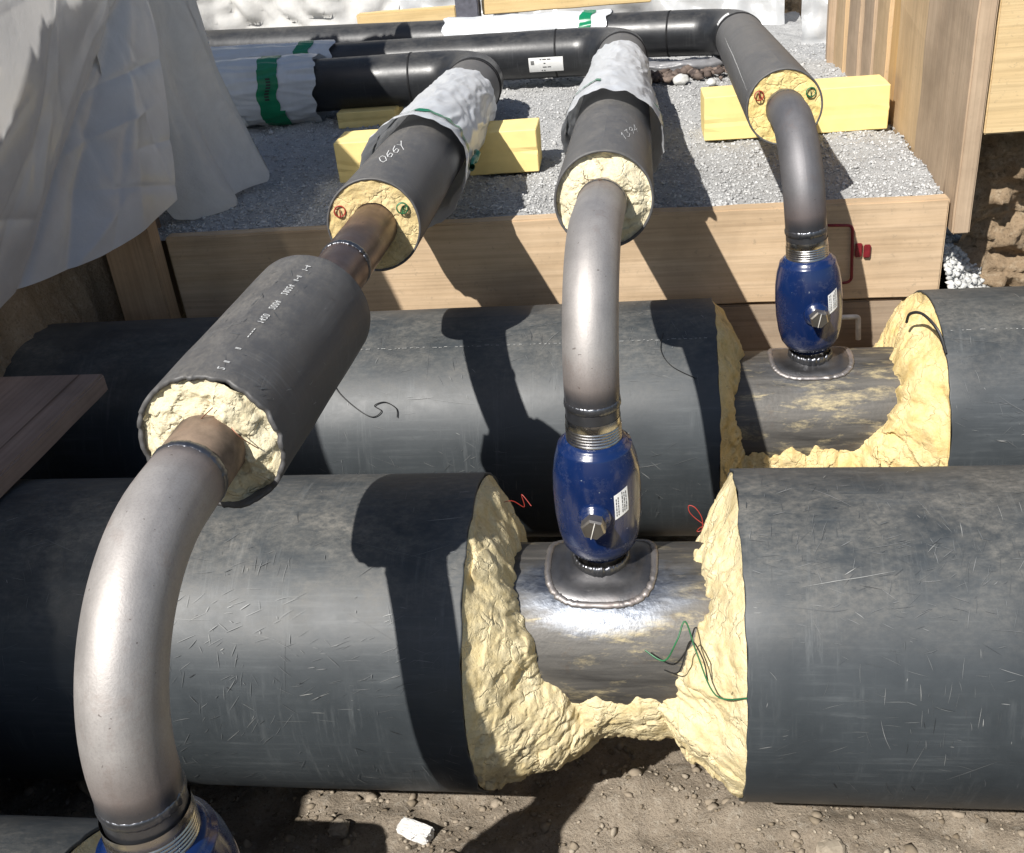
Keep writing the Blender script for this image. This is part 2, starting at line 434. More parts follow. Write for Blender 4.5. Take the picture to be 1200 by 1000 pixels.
def bare_pipe_mat(name, vx, shine):
    """bare carrier pipe: mill scale, foam smears and a ground bright patch round the branch weld"""
    t = NT(name, .5, .75, .5); v = t.map('Object'); uv = t.map('UV')
    s = t.noise(t.map('UV', (2.5, 28, 1)), 1.4, 7, .68, .4)
    col = t.mix(t.ramp(s, [(.3, 0), (.7, 1)]), (.055, .053, .05), (.165, .155, .14))
    sm1 = t.ramp(t.noise(t.map('UV', (4, 16, 1), (0, 0, .1)), 1.6, 8, .72, .5), [(.52 if shine > .5 else .50, 0), (.64 if shine > .5 else .60, 1)])
    sm2 = t.ramp(t.noise(t.map('UV', (40, 130, 1)), 1, 5, .78), [(.36, 0), (.62, 1)])
    foamsm = t.math('MULTIPLY', t.math('MULTIPLY', sm1, sm2), .75)
    col = t.mix(foamsm, col, (.50, .41, .22))
    # ground patch: elongated along the pipe, around u = vx
    xyz = t.sep(t.tc.outputs['UV'])
    du = t.math('DIVIDE', t.math('SUBTRACT', xyz[0], vx), .15 if shine > .5 else .12)
    dv = t.math('DIVIDE', t.math('SUBTRACT', xyz[1], .058 if shine > .5 else .03), .082 if shine > .5 else .07)
    d = t.math('SQRT', t.math('ADD', t.math('MULTIPLY', du, du), t.math('MULTIPLY', dv, dv)))
    d = t.math('ADD', d, t.math('MULTIPLY', t.math('SUBTRACT', t.noise(t.map('UV', (7, 22, 1)), 1.5, 6, .7), .5), 1.1))
    pm = t.math('MULTIPLY', t.ramp(d, [(.55, 1), (1.15, 0)]), shine)
    br = t.noise(t.warp(t.map('UV', (26, 60, 1)), 1.5, 1.2), 1, 6, .7)
    col = t.mix(pm, col, t.mix(t.ramp(br, [(.35, 0), (.7, 1)]), (.12, .13, .15), (.30, .325, .365)))
    col = t.mix(t.math('MULTIPLY', t.ramp(t.noise(v, 26, 6, .7), [(.58, 0), (.72, 1)]), .45), col, (.10, .07, .05))
    t.color(col)
    t.set('Metallic', t.math('SUBTRACT', t.mix(pm, .55, 1.), t.math('MULTIPLY', foamsm, .6)))
    t.set('Roughness', t.mix(pm, t.ramp(s, [(.3, .45), (.7, .68)]), t.ramp(br, [(.3, .30), (.7, .48)])))
    t.bump(t.math('ADD', t.noise(v, 90, 5, .65), t.math('MULTIPLY', br, .3)), .3, .002)
    return t.m

def valve_mat():
    t = NT('blue_valve_enamel', .3, 0, .5); v = t.map('Object')
    n = t.noise(t.warp(v, 20, .03), 30, 6, .7); f = t.noise(v, 200, 3, .6)
    col = t.mix(t.ramp(t.noise(v, 9, 3), [(.3, 0), (.7, 1)]), (.003, .013, .062), (.005, .020, .088))
    dz = t.math('MULTIPLY', t.ramp(n, [(.50, 0), (.72, 1)]), t.ramp(f, [(.4, .1), (.65, 1)]))
    z = t.sep(t.tc.outputs['Object'])[2]
    low = t.ramp(z, [(.0, 1), (.10, .25)])
    dz = t.math('MULTIPLY', dz, t.math('ADD', low, .12))
    col = t.mix(t.math('MULTIPLY', dz, .38), col, (.24, .23, .22))
    sp = t.math('MULTIPLY', t.ramp(t.noise(v, 150, 2), [(.72, 0), (.76, 1)]), .6)
    col = t.mix(sp, col, (.35, .36, .38))
    t.color(col); t.set('Roughness', t.mix(dz, .24, .8)); t.set('Coat Weight', .5); t.set('Coat Roughness', .12)
    t.bump(t.noise(v, 45, 3), .08, .002)
    return t.m
M['valve'] = valve_mat()
M['sticker'] = plain('white_sticker', (.78, .78, .76), .5, 0, .4, .05)
M['ink'] = plain('black_ink', (.02, .02, .02), .6)
M['print_grey'] = plain('faded_print', (.30, .30, .29), .7, 0, .2, .3, 200)
M['print_white'] = plain('white_print', (.62, .62, .60), .7, 0, .2, .15, 300)
M['chalk'] = plain('white_marker', (.75, .75, .73), .7, 0, .2, .1, 300)
M['wire_red'] = plain('red_wire', (.30, .03, .02), .45)
M['wire_green'] = plain('green_wire', (.02, .13, .05), .45)
M['wire_copper'] = plain('thin_copper_wire', (.22, .10, .06), .4, .6)
M['wire_black'] = plain('black_wire', (.015, .015, .015), .5)
M['tape'] = plain('green_tape', (.004, .17, .075), .35, 0, .5, .12, 20)
M['film_wrap'] = sheet_mat('white_wrapping_film', (.72, .74, .76), .16, 0, .30, .28, 18)
M['film_left'] = sheet_mat('translucent_building_film', (.80, .785, .77), .36, .05, .26, .5, 9, .8)
M['fleece'] = sheet_mat('white_fleece', (.74, .73, .70), .30, 0, .85, .5, 30, .2)
M['film_far'] = sheet_mat('clear_building_film', (.72, .73, .73), .3, .12, .25, .8, 9, .7)
M['film_grey'] = sheet_mat('grey_film', (.24, .24, .25), .1, 0, .35, .8, 9, .6)
M['wood_pale'] = wood_mat('pale_formwork_board', (.50, .355, .215), (.66, .50, .335), 0, 1., .32, .6)
M['wood_plank'] = wood_mat('weathered_plank', (.30, .22, .15), (.42, .33, .24), 0, 1., .4)
M['wood_dark'] = wood_mat('dark_brown_board', (.16, .11, .075), (.24, .175, .125), 0, 1., .5)  # darker brown than the other boards
M['wood_y'] = wood_mat('old_scaffold_plank', (.30, .21, .165), (.42, .31, .25), 1, 1., .4)
M['wood_v1'] = wood_mat('pale_upright_board', (.52, .36, .20), (.66, .49, .30), 2, 1., .3)
M['wood_v2'] = wood_mat('greyed_upright_board', (.42, .305, .205), (.56, .43, .30), 2, 1., .45)
M['wood_v3'] = wood_mat('orange_upright_board', (.58, .36, .15), (.68, .46, .22), 2, 1., .2)
M['wood_x'] = wood_mat('yellow_board', (.60, .43, .22), (.70, .54, .31), 0, 1.1, .15, .2)
M['wood_post'] = wood_mat('brown_post', (.44, .29, .17), (.56, .39, .24), 2, 1., .4)
M['wood_beam'] = wood_mat('new_timber_beam', (.62, .44, .20), (.70, .53, .28), 0, 1., .2)
M['soil'] = soil_mat('trench_soil', (.25, .205, .155), (.35, .295, .23), (.43, .38, .31))
M['soil_wall'] = soil_mat('clay_bank', (.24, .17, .105), (.36, .27, .175), (.42, .34, .24), .8)
M['soil_dark'] = soil_mat('bank_soil', (.30, .225, .15), (.40, .31, .22), (.46, .37, .28), 1.)
M['gravel'] = soil_mat('crushed_stone_fines', (.40, .40, .39), (.50, .50, .49), (.58, .58, .57), 1.6)

def stone_mat(name, a, b):
    t = NT(name, .9, 0, .2)
    g = t.n.new('ShaderNodeNewGeometry')
    col = t.mix(g.outputs['Random Per Island'], a, b)
    n = t.noise(t.map('Object'), 160, 4, .6)
    t.color(t.mix(t.math('MULTIPLY', t.ramp(n, [(.4, 0), (.7, 1)]), .3), col, tuple(c * .5 for c in a)))
    return t.m
M['stones'] = stone_mat('crushed_stone', (.34, .34, .335), (.60, .60, .59))
M['pebbles'] = stone_mat('soil_clods', (.17, .135, .095), (.38, .33, .26))
M['white_gravel'] = stone_mat('pale_crushed_stone', (.44, .44, .42), (.66, .66, .63))
M['soil_clod'] = stone_mat('earth_lumps', (.22, .18, .13), (.34, .285, .22))
M['rocks_dark'] = stone_mat('dark_cobbles', (.07, .055, .05), (.22, .17, .14))
M['styro'] = foam_mat('white_polystyrene', (.74, .73, .70), (.82, .81, .79), .05)
M['red_metal'] = plain('red_paint', (.16, .008, .014), .5)
M['pink'] = plain('pink_paint', (.75, .18, .28), .6)
M['white_metal'] = plain('pale_metal', (.60, .58, .54), .5)
M['conduit'] = plain('grey_plastic', (.24, .24, .24), .45)
M['post_grey'] = plain('grey_painted_post', (.10, .10, .12), .6)

# ------------------------------------------------------------------ ground and banks
def ground_z(x, y):
    p = Vector((x, y, 0))
    return .030 * fbm(p * 3.1, 5) + .012 * fbm(p * 14, 5, .6) - .01
def gsurf(u, v):
    x = -2.4 + 4.8 * u; y = -.6 + 3.2 * v; return (x, y, ground_z(x, y))
V, Fc, U = surf(gsurf, 420, 260)
tag(mesh('ground', V, Fc, M['soil']), kind='structure')

def shelf_z(x, y):
    p = Vector((x, y, 3.3))
    return .678 + .018 * fbm(p * 3.5, 4) + .006 * fbm(p * 22, 4, .5)
def ssurf(u, v):
    x = -1.75 + 2.36 * u; y = 2.268 + 2.9 * v; return (x, y, shelf_z(x, y))
V, Fc, U = surf(ssurf, 260, 240)
tag(mesh('gravel_bed', V, Fc, M['gravel']), kind='structure')

_ico_v = None
def stones(name, pts, sizes, mat, label, cat, flat=.75, smooth=False):
    """many small stones too small to pick apart, one object"""
    bm = bmesh.new(); bmesh.ops.create_icosphere(bm, subdivisions=1, radius=1)
    bv = np.array([v.co[:] for v in bm.verts]); bf = np.array([[v.index for v in f.verts] for f in bm.faces]); bm.free()
    n = len(pts); nv = len(bv)
    jit = 1 + rng.uniform(-.38, .38, (n, nv, 1))
    sc = np.asarray(sizes)[:, None, None] * rng.uniform(.6, 1.25, (n, 1, 3)) * np.array([1, 1, flat])
    ang = rng.uniform(0, 2 * pi, n); ca, sa = np.cos(ang), np.sin(ang)
    q = bv[None] * jit * sc
    x = q[:, :, 0] * ca[:, None] - q[:, :, 1] * sa[:, None]; y = q[:, :, 0] * sa[:, None] + q[:, :, 1] * ca[:, None]
    q = np.stack([x, y, q[:, :, 2]], -1) + np.asarray(pts)[:, None]
    Vn = q.reshape(-1, 3); Fn = (bf[None] + (np.arange(n) * nv)[:, None, None]).reshape(-1, 3)
    me = bpy.data.meshes.new(name)
    me.vertices.add(len(Vn)); me.vertices.foreach_set('co', Vn.astype(np.float32).ravel())
    me.loops.add(Fn.size); me.loops.foreach_set('vertex_index', Fn.astype(np.int32).ravel())
    me.polygons.add(len(Fn)); me.polygons.foreach_set('loop_start', np.arange(0, Fn.size, 3, dtype=np.int32))
    me.polygons.foreach_set('loop_total', np.full(len(Fn), 3, dtype=np.int32))
    me.update(calc_edges=True); me.materials.append(mat)
    o = link(bpy.data.objects.new(name, me)); tag(o, label, cat, None, 'stuff'); return o

# crushed stone on the bed
pts, sz = [], []
for k in range(42000):
    y = 2.285 + (rng.random() ** 1.6) * 1.9; x = rng.uniform(-1.3, .64)
    s = abs(rng.normal(.0016, .0012)) + .0008
    if rng.random() < .01: s *= 2.0
    pts.append((x, y, shelf_z(x, y) + s * .25)); sz.append(s)
stones('crushed_gravel', pts, sz, M['stones'], 'loose grey crushed stone covering the raised bed behind the board', 'gravel')
pts, sz = [], []
for k in range(9000):
    y = rng.uniform(.75, 1.75); x = rng.uniform(-1.25, 1.2)
    s = abs(rng.normal(.0018, .0014)) + .0008
    if rng.random() < .012: s *= rng.uniform(1.6, 2.6)
    pts.append((x, y, ground_z(x, y) + s * .2)); sz.append(s)
stones('soil_crumbs', pts, sz, M['pebbles'], 'small brown soil crumbs strewn over the trench floor', 'soil crumbs')

pts, sz = [], []
for k in range(420):
    y = rng.uniform(.95, 1.6); x = rng.uniform(-1.2, 1.1); s = rng.uniform(.004, .011)
    pts.append((x, y, ground_z(x, y) + s * .1)); sz.append(s)
stones('soil_clods', pts, sz, M['soil_clod'], 'brown lumps of earth lying on the trench floor under the mains', 'soil clods')
# left soil bank
def lbank(u, v):
    y = -.4 + 3.4 * v; t = u
    toe = -1.33 + .03 * sm((y - 2.0) / .3)
    x = toe - 1.1 * t
    z = -.05 + .66 * sm(t / .05) + (1.26 + .2 * sm((y - .7) / .5)) * sm((t - .03) / .14)
    p = Vector((x, y, z))
    d = .05 * fbm(p * 5, 6, .7) + .015 * fbm(p * 22, 4, .5)
    return (x + d * .5, y + d * .4, z + d)
V, Fc, U = surf(lbank, 130, 260)
tag(mesh('soil_bank_left', V, Fc, M['soil_dark']), kind='structure')

# right soil wall: broken clay in layers
def rwall(u, v):
    x = .665 + 1.4 * u; z = -.1 + 1.75 * v
    y = 2.35 + .04 * (1 - v)
    p = Vector((x, y, z * 1.6))
    c = noise.cell_vector(p * 9)
    lay = abs(noise.noise(Vector((x * 2.5, 3, z * 8)))) * .10
    d = .07 * fbm(p * 4, 6, .6) + .045 * noise.turbulence(p * 8, 4, True) + lay
    y2 = y - d - .25 * sm((.42 - z + .06 * fbm(p * 3)) / .3) * sm((x - .55) / .5)
    return (x, max(y2, 2.282 + .01 * noise.noise(p * 20)) if z > .62 else y2, z)
V, Fc, U = surf(rwall, 170, 210)
tag(mesh('soil_wall_right', V, Fc, M['soil_wall']), kind='structure')
# pale gravel tongue beside the board
def wg(u, v):
    x = .615 + .34 * u; y = 2.12 + .4 * v
    z = .50 - .30 * u + .10 * v + .02 * fbm((x * 9, y * 9, 2), 4)
    return (x, y, z)
V, Fc, U = surf(wg, 40, 40)
tag(mesh('gravel_slope', V, Fc, M['gravel']), kind='structure')
pts, sz = [], []
for k in range(2600):
    q = wg(rng.random(), rng.random()); s = abs(rng.normal(.005, .0022)) + .002
    pts.append((q[0], q[1], q[2] + s * .3)); sz.append(s)
stones('pale_gravel', pts, sz, M['white_gravel'], 'pale crushed stone spilling beside the end of the retaining board', 'gravel')

# far bank closing the trench
def fbank(u, v):
    x = -2.8 + 5.0 * u; z = .4 + 1.3 * v; p = Vector((x, 4.6, z))
    return (x, 4.95 + .5 * v + .12 * fbm(p * 4, 6, .6) + .03 * fbm(p * 18, 4), z)
V, Fc, U = surf(fbank, 200, 70)
tag(mesh('soil_bank_far', V, Fc, M['soil_wall']), kind='structure')

# ------------------------------------------------------------------ main pipes
R_BIG, R_ST, Z_MAIN = .25, .137, .332

def main_pipe(Y, gap, ends, label, mat, foam_fn, foam_mats, vx, shine, seed, Z_MAIN=Z_MAIN):
    """insulated main along x with a stripped length between gap[0] and gap[1]"""
    root = thing('main_pipe', label, 'pipe', (0, Y, 0))
    xl, xr = gap
    for (a, b, side) in ((ends[0], xl, 0), (xr, ends[1], 1)):
        n = max(2, int(abs(b - a) / .06))
        pts = [Vector((a + (b - a) * k / n, Y, Z_MAIN)) for k in range(n + 1)]
        dd = lambda s, an: .0012 * fbm((s * 3, cos(an) * 2, sin(an) * 2 + seed), 2)
        o = put_tube('casing', pts, R_BIG, mat, root, n=112, lip0=.03 if side == 1 else 0, lip1=.03 if side == 0 else 0,
                     thick=.0055, rim=.004, disp=dd)
    pts = [Vector((xl - .05 + (xr - xl + .1) * k / 40, Y, Z_MAIN)) for k in range(41)]
    put_tube('carrier_pipe', pts, R_ST, bare_pipe_mat('bare_carrier_pipe', vx - (xl - .05), shine), root, n=96)
    # torn insulation between the casing ends
    nx, na = 230, 520
    Vf, Uf = [], []
    for i in range(nx + 1):
        x = xl + (xr - xl) * i / nx
        for j in range(na + 1):
            a = -pi + 2 * pi * j / na
            r = foam_fn(x, math.degrees(a))
            p = Vector((x, Y - r * cos(a), Z_MAIN + r * sin(a)))
            w = min(1, max(0, (r - .136) / .03)); e = min(1, (x - xl) / .012, (xr - x) / .012)
            q = Vector((x * 1., cos(a) * .2, sin(a) * .2 + seed))
            wv = noise.noise_vector(q * 9) * .35
            P1 = Vector((x * 22, a * 2.6, seed)) + wv * 1.8
            c1 = noise.voronoi(P1)[1][0]; f1 = noise.noise_vector(c1 * 3.7).dot(P1 - c1) * .9 + noise.noise(c1 * 2.3) * .8
            P2 = Vector((x * 58, a * 7.5, seed + 4)) + wv * 4
            c2_ = noise.voronoi(P2)[1][0]; f2_ = noise.noise_vector(c2_ * 3.1).dot(P2 - c2_) + noise.noise(c2_ * 2.9) * .6
            big = fbm(q * 11, 3, .9)
            d = (.011 * big + .016 * f1 + .0062 * f2_ + .0020 * fbm(q * 70, 4, .6)) * (.35 + .65 * w) * (.25 + .75 * e) * .8
            r2 = min(r + d, R_BIG - .0045)
            xo = .012 * fbm(q * 11 + Vector((5, 5, 5)), 4) * e * w
            Vf.append((x + xo, Y - r2 * cos(a), Z_MAIN + r2 * sin(a))); Uf.append((x, a))
    m = na + 1
    Ff = [(i * m + j, i * m + j + 1, (i + 1) * m + j + 1, (i + 1) * m + j) for i in range(nx) for j in range(na)]
    mesh('foam_insulation', Vf, Ff, foam_mats, root, True, Uf)
    return root

def lerp_tab(t, tab):
    if t <= tab[0][0]: return tab[0][1]
    for (a, va), (b, vb) in zip(tab[:-1], tab[1:]):
        if t <= b: return va + (vb - va) * (t - a) / (b - a)
    return tab[-1][1]

def make_foam(xl, xr, left, right_, floor, pl=.75, pr=.9):
    def fn(x, a):
        if a < -100: a = a + 360
        q = Vector((a * .05, xl * 9, 0))
        q = Vector((a * .035, x * 14, xl * 9)); fr_ = .014 * fbm(q * 1.1, 4, .8) + .003 * noise.noise(q * 9); fr2 = .016 * fbm(q * 1.2 + Vector((7, 3, 1)), 4, .8) + .003 * noise.noise(q * 8 + Vector((0, 4, 2)))
        wl_ = lerp_tab(a, left) + fr_; wr_ = lerp_tab(a, right_) + fr2
        fl = lerp_tab(a + 9 * noise.noise(Vector((x * 22, 3, xl))) + 5 * noise.noise(Vector((x * 70, 8, xl))), floor)
        r = fl
        tl = (wl_ - x) / (wl_ - xl); tr = (x - wr_) / (xr - wr_)
        if tl > 0: r = max(r, .134 + .112 * tl ** (pl if a > 0 else .45 + (pl - .45) * sm((a + 40) / 40)))
        if tr > 0: r = max(r, .134 + .112 * tr ** pr)
        return r
    return fn

FG = (-.283, .100)
f_front = make_foam(FG[0], FG[1],
    [(-60, -.10), (-35, -.11), (-14, -.140), (0, -.165), (10, -.185), (28, -.194), (42, -.214), (60, -.230), (100, -.236), (130, -.245), (200, -.22)],
    [(-60, .0), (-14, -.03), (-3, .004), (14, .008), (28, .028), (42, .046), (60, .055), (105, .048), (140, .05), (200, .03)],
    [(-60, .166), (-40, .158), (-20, .148), (-12, .1415), (-5, .134), (10, .12), (140, .12), (200, .15), (260, .165)])
pipe2 = main_pipe(1.27, FG, (-1.75, 1.75), 'front black insulated main pipe with cream foam torn off round a bright weld', M['casing_big'], f_front, M['foam'], -.10, 1., 1.0)
BG = (.102, .515)
f_back = make_foam(BG[0], BG[1],
    [(-60, .16), (0, .150), (40, .143), (95, .165), (140, .16), (200, .16)],
    [(-60, .30), (-10, .36), (8, .395), (25, .43), (40, .443), (95, .452), (140, .455), (200, .40)],
    [(-60, .175), (-30, .165), (-12, .152), (-4, .1385), (6, .131), (20, .12), (140, .12), (200, .15), (260, .17)], .8, .55)
pipe3 = main_pipe(1.95, BG, (-1.75, 1.85), 'rear black insulated main pipe bared under the valve nearest the timber wall', M['casing_back'], f_back, M['foam_ochre'], .29, .35, 4.0)
NG = (-.68, .95)
f_near = make_foam(NG[0], NG[1], [(-60, -.58), (60, -.62), (200, -.60)], [(-60, .88), (200, .88)], [(-60, .12), (260, .12)])
Z_NEAR = .240
pipe1 = main_pipe(.63, NG, (-1.6, 1.4), 'nearest black main pipe, only its casing edge showing in the bottom left corner', M['casing_big'], f_near, M['foam'], -.52, .6, 7.0, Z_NEAR)

# ------------------------------------------------------------------ valves
VALVE_PROF = [(.0345, .000), (.0350, .012), (.0375, .018), (.047, .024), (.0555, .038), (.0605, .060), (.0635, .090), (.0640, .125),
              (.0625, .155), (.0585, .180), (.0535, .196), (.0525, .200), (.0480, .2015), (.0470, .206), (.0430, .209), (.0400, .210)]
def weld_ring(center, axis, R, w, seed=0, oval=None, amp=.35, n=160):
    pts = []
    d = Vector(axis).normalized(); ref = Vector((0, -1, 0)) if abs(d.y) < .9 else Vector((1, 0, 0))
    N = (ref - d * ref.dot(d)).normalized(); B = d.cross(N)
    V, Fc = [], []; m = 10
    for k in range(n):
        a = 2 * pi * k / n
        c = Vector(center) + (N * cos(a) + B * sin(a)) * R; o = (N * cos(a) + B * sin(a))
        ww = w * (1 + amp * noise.noise(Vector((a * 7, seed, 0))) + .5 * amp * noise.noise(Vector((a * 31, seed, 3))) )
        for j in range(m):
            b = 2 * pi * j / m; V.append(c + o * (cos(b) * ww) * .55 + d * (sin(b) * ww * 1.5))
    for k in range(n):
        for j in range(m):
            k2 = (k + 1) % n; j2 = (j + 1) % m; Fc.append((k * m + j, k * m + j2, k2 * m + j2, k2 * m + j))
    return V, Fc

def hexnut(o, d, r, h):
    V, Fc = [], []; o = Vector(o); d = Vector(d).normalized()
    N = (Vector((0, 0, 1)) - d * d.z).normalized(); B = d.cross(N)
    prof = [(1, 0), (1, h * .86), (.86, h), (0, h)]
    for s, hh in prof:
        for k in range(6):
            a = pi / 3 * k + .25; V.append(o + d * hh + (N * cos(a) + B * sin(a)) * (r * s))
    for i in range(3):
        for k in range(6):
            k2 = (k + 1) % 6; Fc.append((i * 6 + k, i * 6 + k2, i * 6 + 6 + k2, i * 6 + 6 + k))
    return V, Fc

def prof_r(h):
    for (r0, h0), (r1, h1) in zip(VALVE_PROF[:-1], VALVE_PROF[1:]):
        if h0 <= h <= h1: return r0 + (r1 - r0) * (h - h0) / max(1e-6, h1 - h0)
    return .04

def valve(base, axis, label, nut_ang, tag_ang, nut_h=.116, kr=1., kh=1., group='blue ball valves welded onto the mains'):
    root = thing('ball_valve', label, 'valve', base, group)
    o = Vector(base); d = Vector(axis).normalized(); nut_h *= kh
    V, Fc, U = lathe([(r * kr, h * kh) for r, h in VALVE_PROF], o, d, 64); body = mesh('valve_body', V, Fc, M['valve'], root, True, U)
    prof = [(.0400, .2095)]
    h = .2105
    for k in range(5): prof += [(.0398, h), (.0398, h + .0028), (.0388, h + .0034), (.0388, h + .004)]; h += .0046
    prof += [(.0392, h), (.0388, h + .012)]
    V, Fc, U = lathe([(r * kr, h * kh) for r, h in prof], o, d, 64); mesh('collar', V, Fc, M['steel_bright'], root, True, U)
    V, Fc, U = lathe([(.0352 * kr, -.012), (.0352 * kr, .0125), (.0362 * kr, .014)], o, d, 48); mesh('neck', V, Fc, M['steel_bright'], root, True, U)
    ref = Vector((0, -1, 0)); N = (ref - d * ref.dot(d)).normalized(); B = d.cross(N)
    nd = N * cos(nut_ang) + B * sin(nut_ang); nd = (nd + Vector((0, 0, -.05))).normalized()
    c = o + d * nut_h + nd * .054 * kr
    V, Fc, U = lathe([(.0235, 0), (.0235, .012), (.022, .0145), (.018, .0155), (.0175, .022), (.0, .022)], c, nd, 40)
    st = mesh('stem_boss', V, Fc, M['valve'], root, True, U)
    V, Fc = hexnut(c + nd * .018, nd, .0178, .021); nut = mesh('stem_nut', V, Fc, M['nut'], root, False)
    s0 = c + nd * .0392; upv = (d + B * .25).normalized()
    V, Fc, U = tube([s0 - upv * .014, s0 + upv * .014], .0009, n=6); mesh('slot_mark', V, Fc, M['white_metal'], nut)
    # rating sticker wrapped on the body
    def patch(u, v, lift):
        hh = nut_h / kh - .006 + .040 * v; a = tag_ang + .36 * (u - .5); rr = prof_r(hh) * kr + lift
        return o + d * ((hh + .009 * (u - .5)) * kh) + (N * cos(a) + B * sin(a)) * rr
    V, Fc, U = surf(lambda u, v: patch(u, v, .0007), 8, 8); stk = mesh('sticker', V, Fc, M['sticker'], root)
    P = []
    for row in range(6):
        if row in (2,): continue
        u0 = .10 + .14 * row; v0 = .12
        while v0 < .85:
            L = random.uniform(.05, .16)
            P.append(surf(lambda u, v, u0=u0, v0=v0, L=L: patch(u0 + .055 * u, v0 + L * v, .0011), 1, 2)[:2]); v0 += L + .035
    V, Fc = merge(P); tag(mesh('sticker_text', V, Fc, M['ink'], stk, False), kind='stuff')
    return root

def saddle(pipe, Y, vx, hx, harc, seed, Z_MAIN=Z_MAIN):
    """oval reinforcing plate round the branch, with weld beads"""
    def on(x, arc, r):
        a = pi / 2 - arc / R_ST; return Vector((x, Y - r * cos(a), Z_MAIN + r * sin(a)))
    def edge(t, k=1.):
        c, s_ = cos(t), sin(t); e = .62
        return vx + hx * k * math.copysign(abs(c) ** e, c), harc * k * math.copysign(abs(s_) ** e, s_)
    rings = [(.40, .0070), (.48, .0060), (.56, .0030), (.70, .0022), (.76, .0032), (.86, .0028), (.93, .0018), (1., .0002), (1., -.004)]; n = 96; V, Fc = [], []
    for k, h in rings:
        for i in range(n):
            x, ar = edge(2 * pi * i / n, k); V.append(on(x, ar, R_ST + h))
    for r in range(len(rings) - 1):
        for i in range(n):
            j = (i + 1) % n; Fc.append((r * n + i, r * n + j, (r + 1) * n + j, (r + 1) * n + i))
    pl = mesh('saddle_plate', V, Fc, M['plate'], pipe)
    V, Fc = [], []; m = 8; N2 = 260
    for i in range(N2):
        t = 2 * pi * i / N2; w = .0046 * (1 + .30 * noise.noise(Vector((t * 9, seed, 2))) + .16 * noise.noise(Vector((t * 50, seed, 8))) + .05 * sin(t * 110))
        x, ar = edge(t, 1.0 + .018 * noise.noise(Vector((t * 14, seed, 5)))); x2, ar2 = edge(t, 1.06)
        c = on(x, ar, R_ST + .001); o = (on(x2, ar2, R_ST + .001) - c).normalized(); up_ = (c - Vector((x, Y, Z_MAIN))).normalized()
        for j in range(m):
            b = 2 * pi * j / m; V.append(c + o * cos(b) * w * 1.2 + up_ * sin(b) * w * .75)
    for i in range(N2):
        for j in range(m):
            i2, j2 = (i + 1) % N2, (j + 1) % m; Fc.append((i * m + j, i * m + j2, i2 * m + j2, i2 * m + j))
    mesh('weld_bead', V, Fc, M['weld_bright'], pl)
    V, Fc = weld_ring((vx, Y, Z_MAIN + R_ST + .0045), (0, 0, 1), .0400, .0062, seed, amp=.5)
    mesh('weld_bead', V, Fc, M['weld'], pl)

saddle(pipe2, 1.27, -.100, .080, .084, 1.)
saddle(pipe3, 1.95, .293, .078, .070, 4.)
saddle(pipe1, .63, -.513, .085, .088, 6., Z_NEAR)
VB = Z_MAIN + R_ST + .006
AX2 = Vector((-.10 + .10, 1.27 - 1.27, .24)); 
valve((-.100, 1.270, VB), (.0, 0, 1), 'blue ball valve with hex nut on the front main, at its bright ground patch', -.02, .62)
valve((.293, 1.950, VB), (-.075, .0, 1), 'blue ball valve on the rear main, nearest the timber wall', .10, .66)
VB1 = Z_NEAR + R_ST + .006
valve((-.513, .643, VB1), (.022, 0, 1), 'blue ball valve cut off by the bottom left corner of the picture', 1.2, -1.5, kr=1.13, kh=1.05)
valve((-.235, .585, VB1 - .045), (0, 0, 1), 'unseen blue ball valve added on the nearest main, below the picture edge, to cast a floor shadow', .4, 1.2)  # unseen extra valve, added for the neck-shaped shadow on the trench floor

# ------------------------------------------------------------------ branch pipes
R_C, R_S = .0745, .0385
def lerp3(a, b, t): return Vector(a).lerp(Vector(b), t)

def foam_face(name, center, axis, R, r_in, depth_fn, mat, parent, seed, nr=26, na=140):
    """annular end face; axis points out of the pipe, depth_fn(rho,a) pushes it outwards"""
    d = Vector(axis).normalized(); N = (Vector((0, 0, 1)) - d * d.z).normalized(); B = d.cross(N); c = Vector(center)
    V, U = [], []
    for i in range(nr + 1):
        t = i / nr; rho = r_in + (R - r_in) * t
        for j in range(na):
            a = 2 * pi * j / na; e = N * cos(a) + B * sin(a)
            q = c + e * rho
            V.append(q + d * depth_fn(t, a, q)); U.append((t, a))
    Fc = [(i * na + j, i * na + (j + 1) % na, (i + 1) * na + (j + 1) % na, (i + 1) * na + j) for i in range(nr) for j in range(na)]
    return mesh(name, V, Fc, mat, parent, True, U)

def coil(center, axis, r, mat, parent, turns=2.6, seed=0):
    d = Vector(axis).normalized(); N = (Vector((0, 0, 1)) - d * d.z).normalized(); B = d.cross(N); c = Vector(center); pts = []
    for k in range(int(turns * 26)):
        a = 2 * pi * k / 26 + seed; rr = r * (1 + .12 * noise.noise(Vector((k * .11, seed, 0))))
        pts.append(c + (N * cos(a) + B * sin(a)) * rr + d * (.002 + .0016 * sin(k * .23 + seed)))
    pts = [c - d * .006 + N * r * .2] + pts + [c - N * r * .9 + d * .003, c + N * r * .3 + d * .002]
    put_tube('tracer_wire', pts, .00115, mat, parent, n=6)

def bands(path, s0, w, R, parent, mat, k=2):
    for i in range(k):
        pass

def ring_on(path, s, R, w, h, mat, parent, name='joint_ring'):
    S = 0
    for a, b in zip(path[:-1], path[1:]):
        L = (b - a).length
        if S + L >= s:
            p = a.lerp(b, (s - S) / L); d = (b - a).normalized(); break
        S += L
    V, Fc, U = lathe([(R - .002, -w / 2 - .001), (R + h, -w / 2), (R + h * 1.15, 0), (R + h, w / 2), (R - .002, w / 2 + .001)], p, d, 72)
    return mesh(name, V, Fc, mat, parent, True, U)

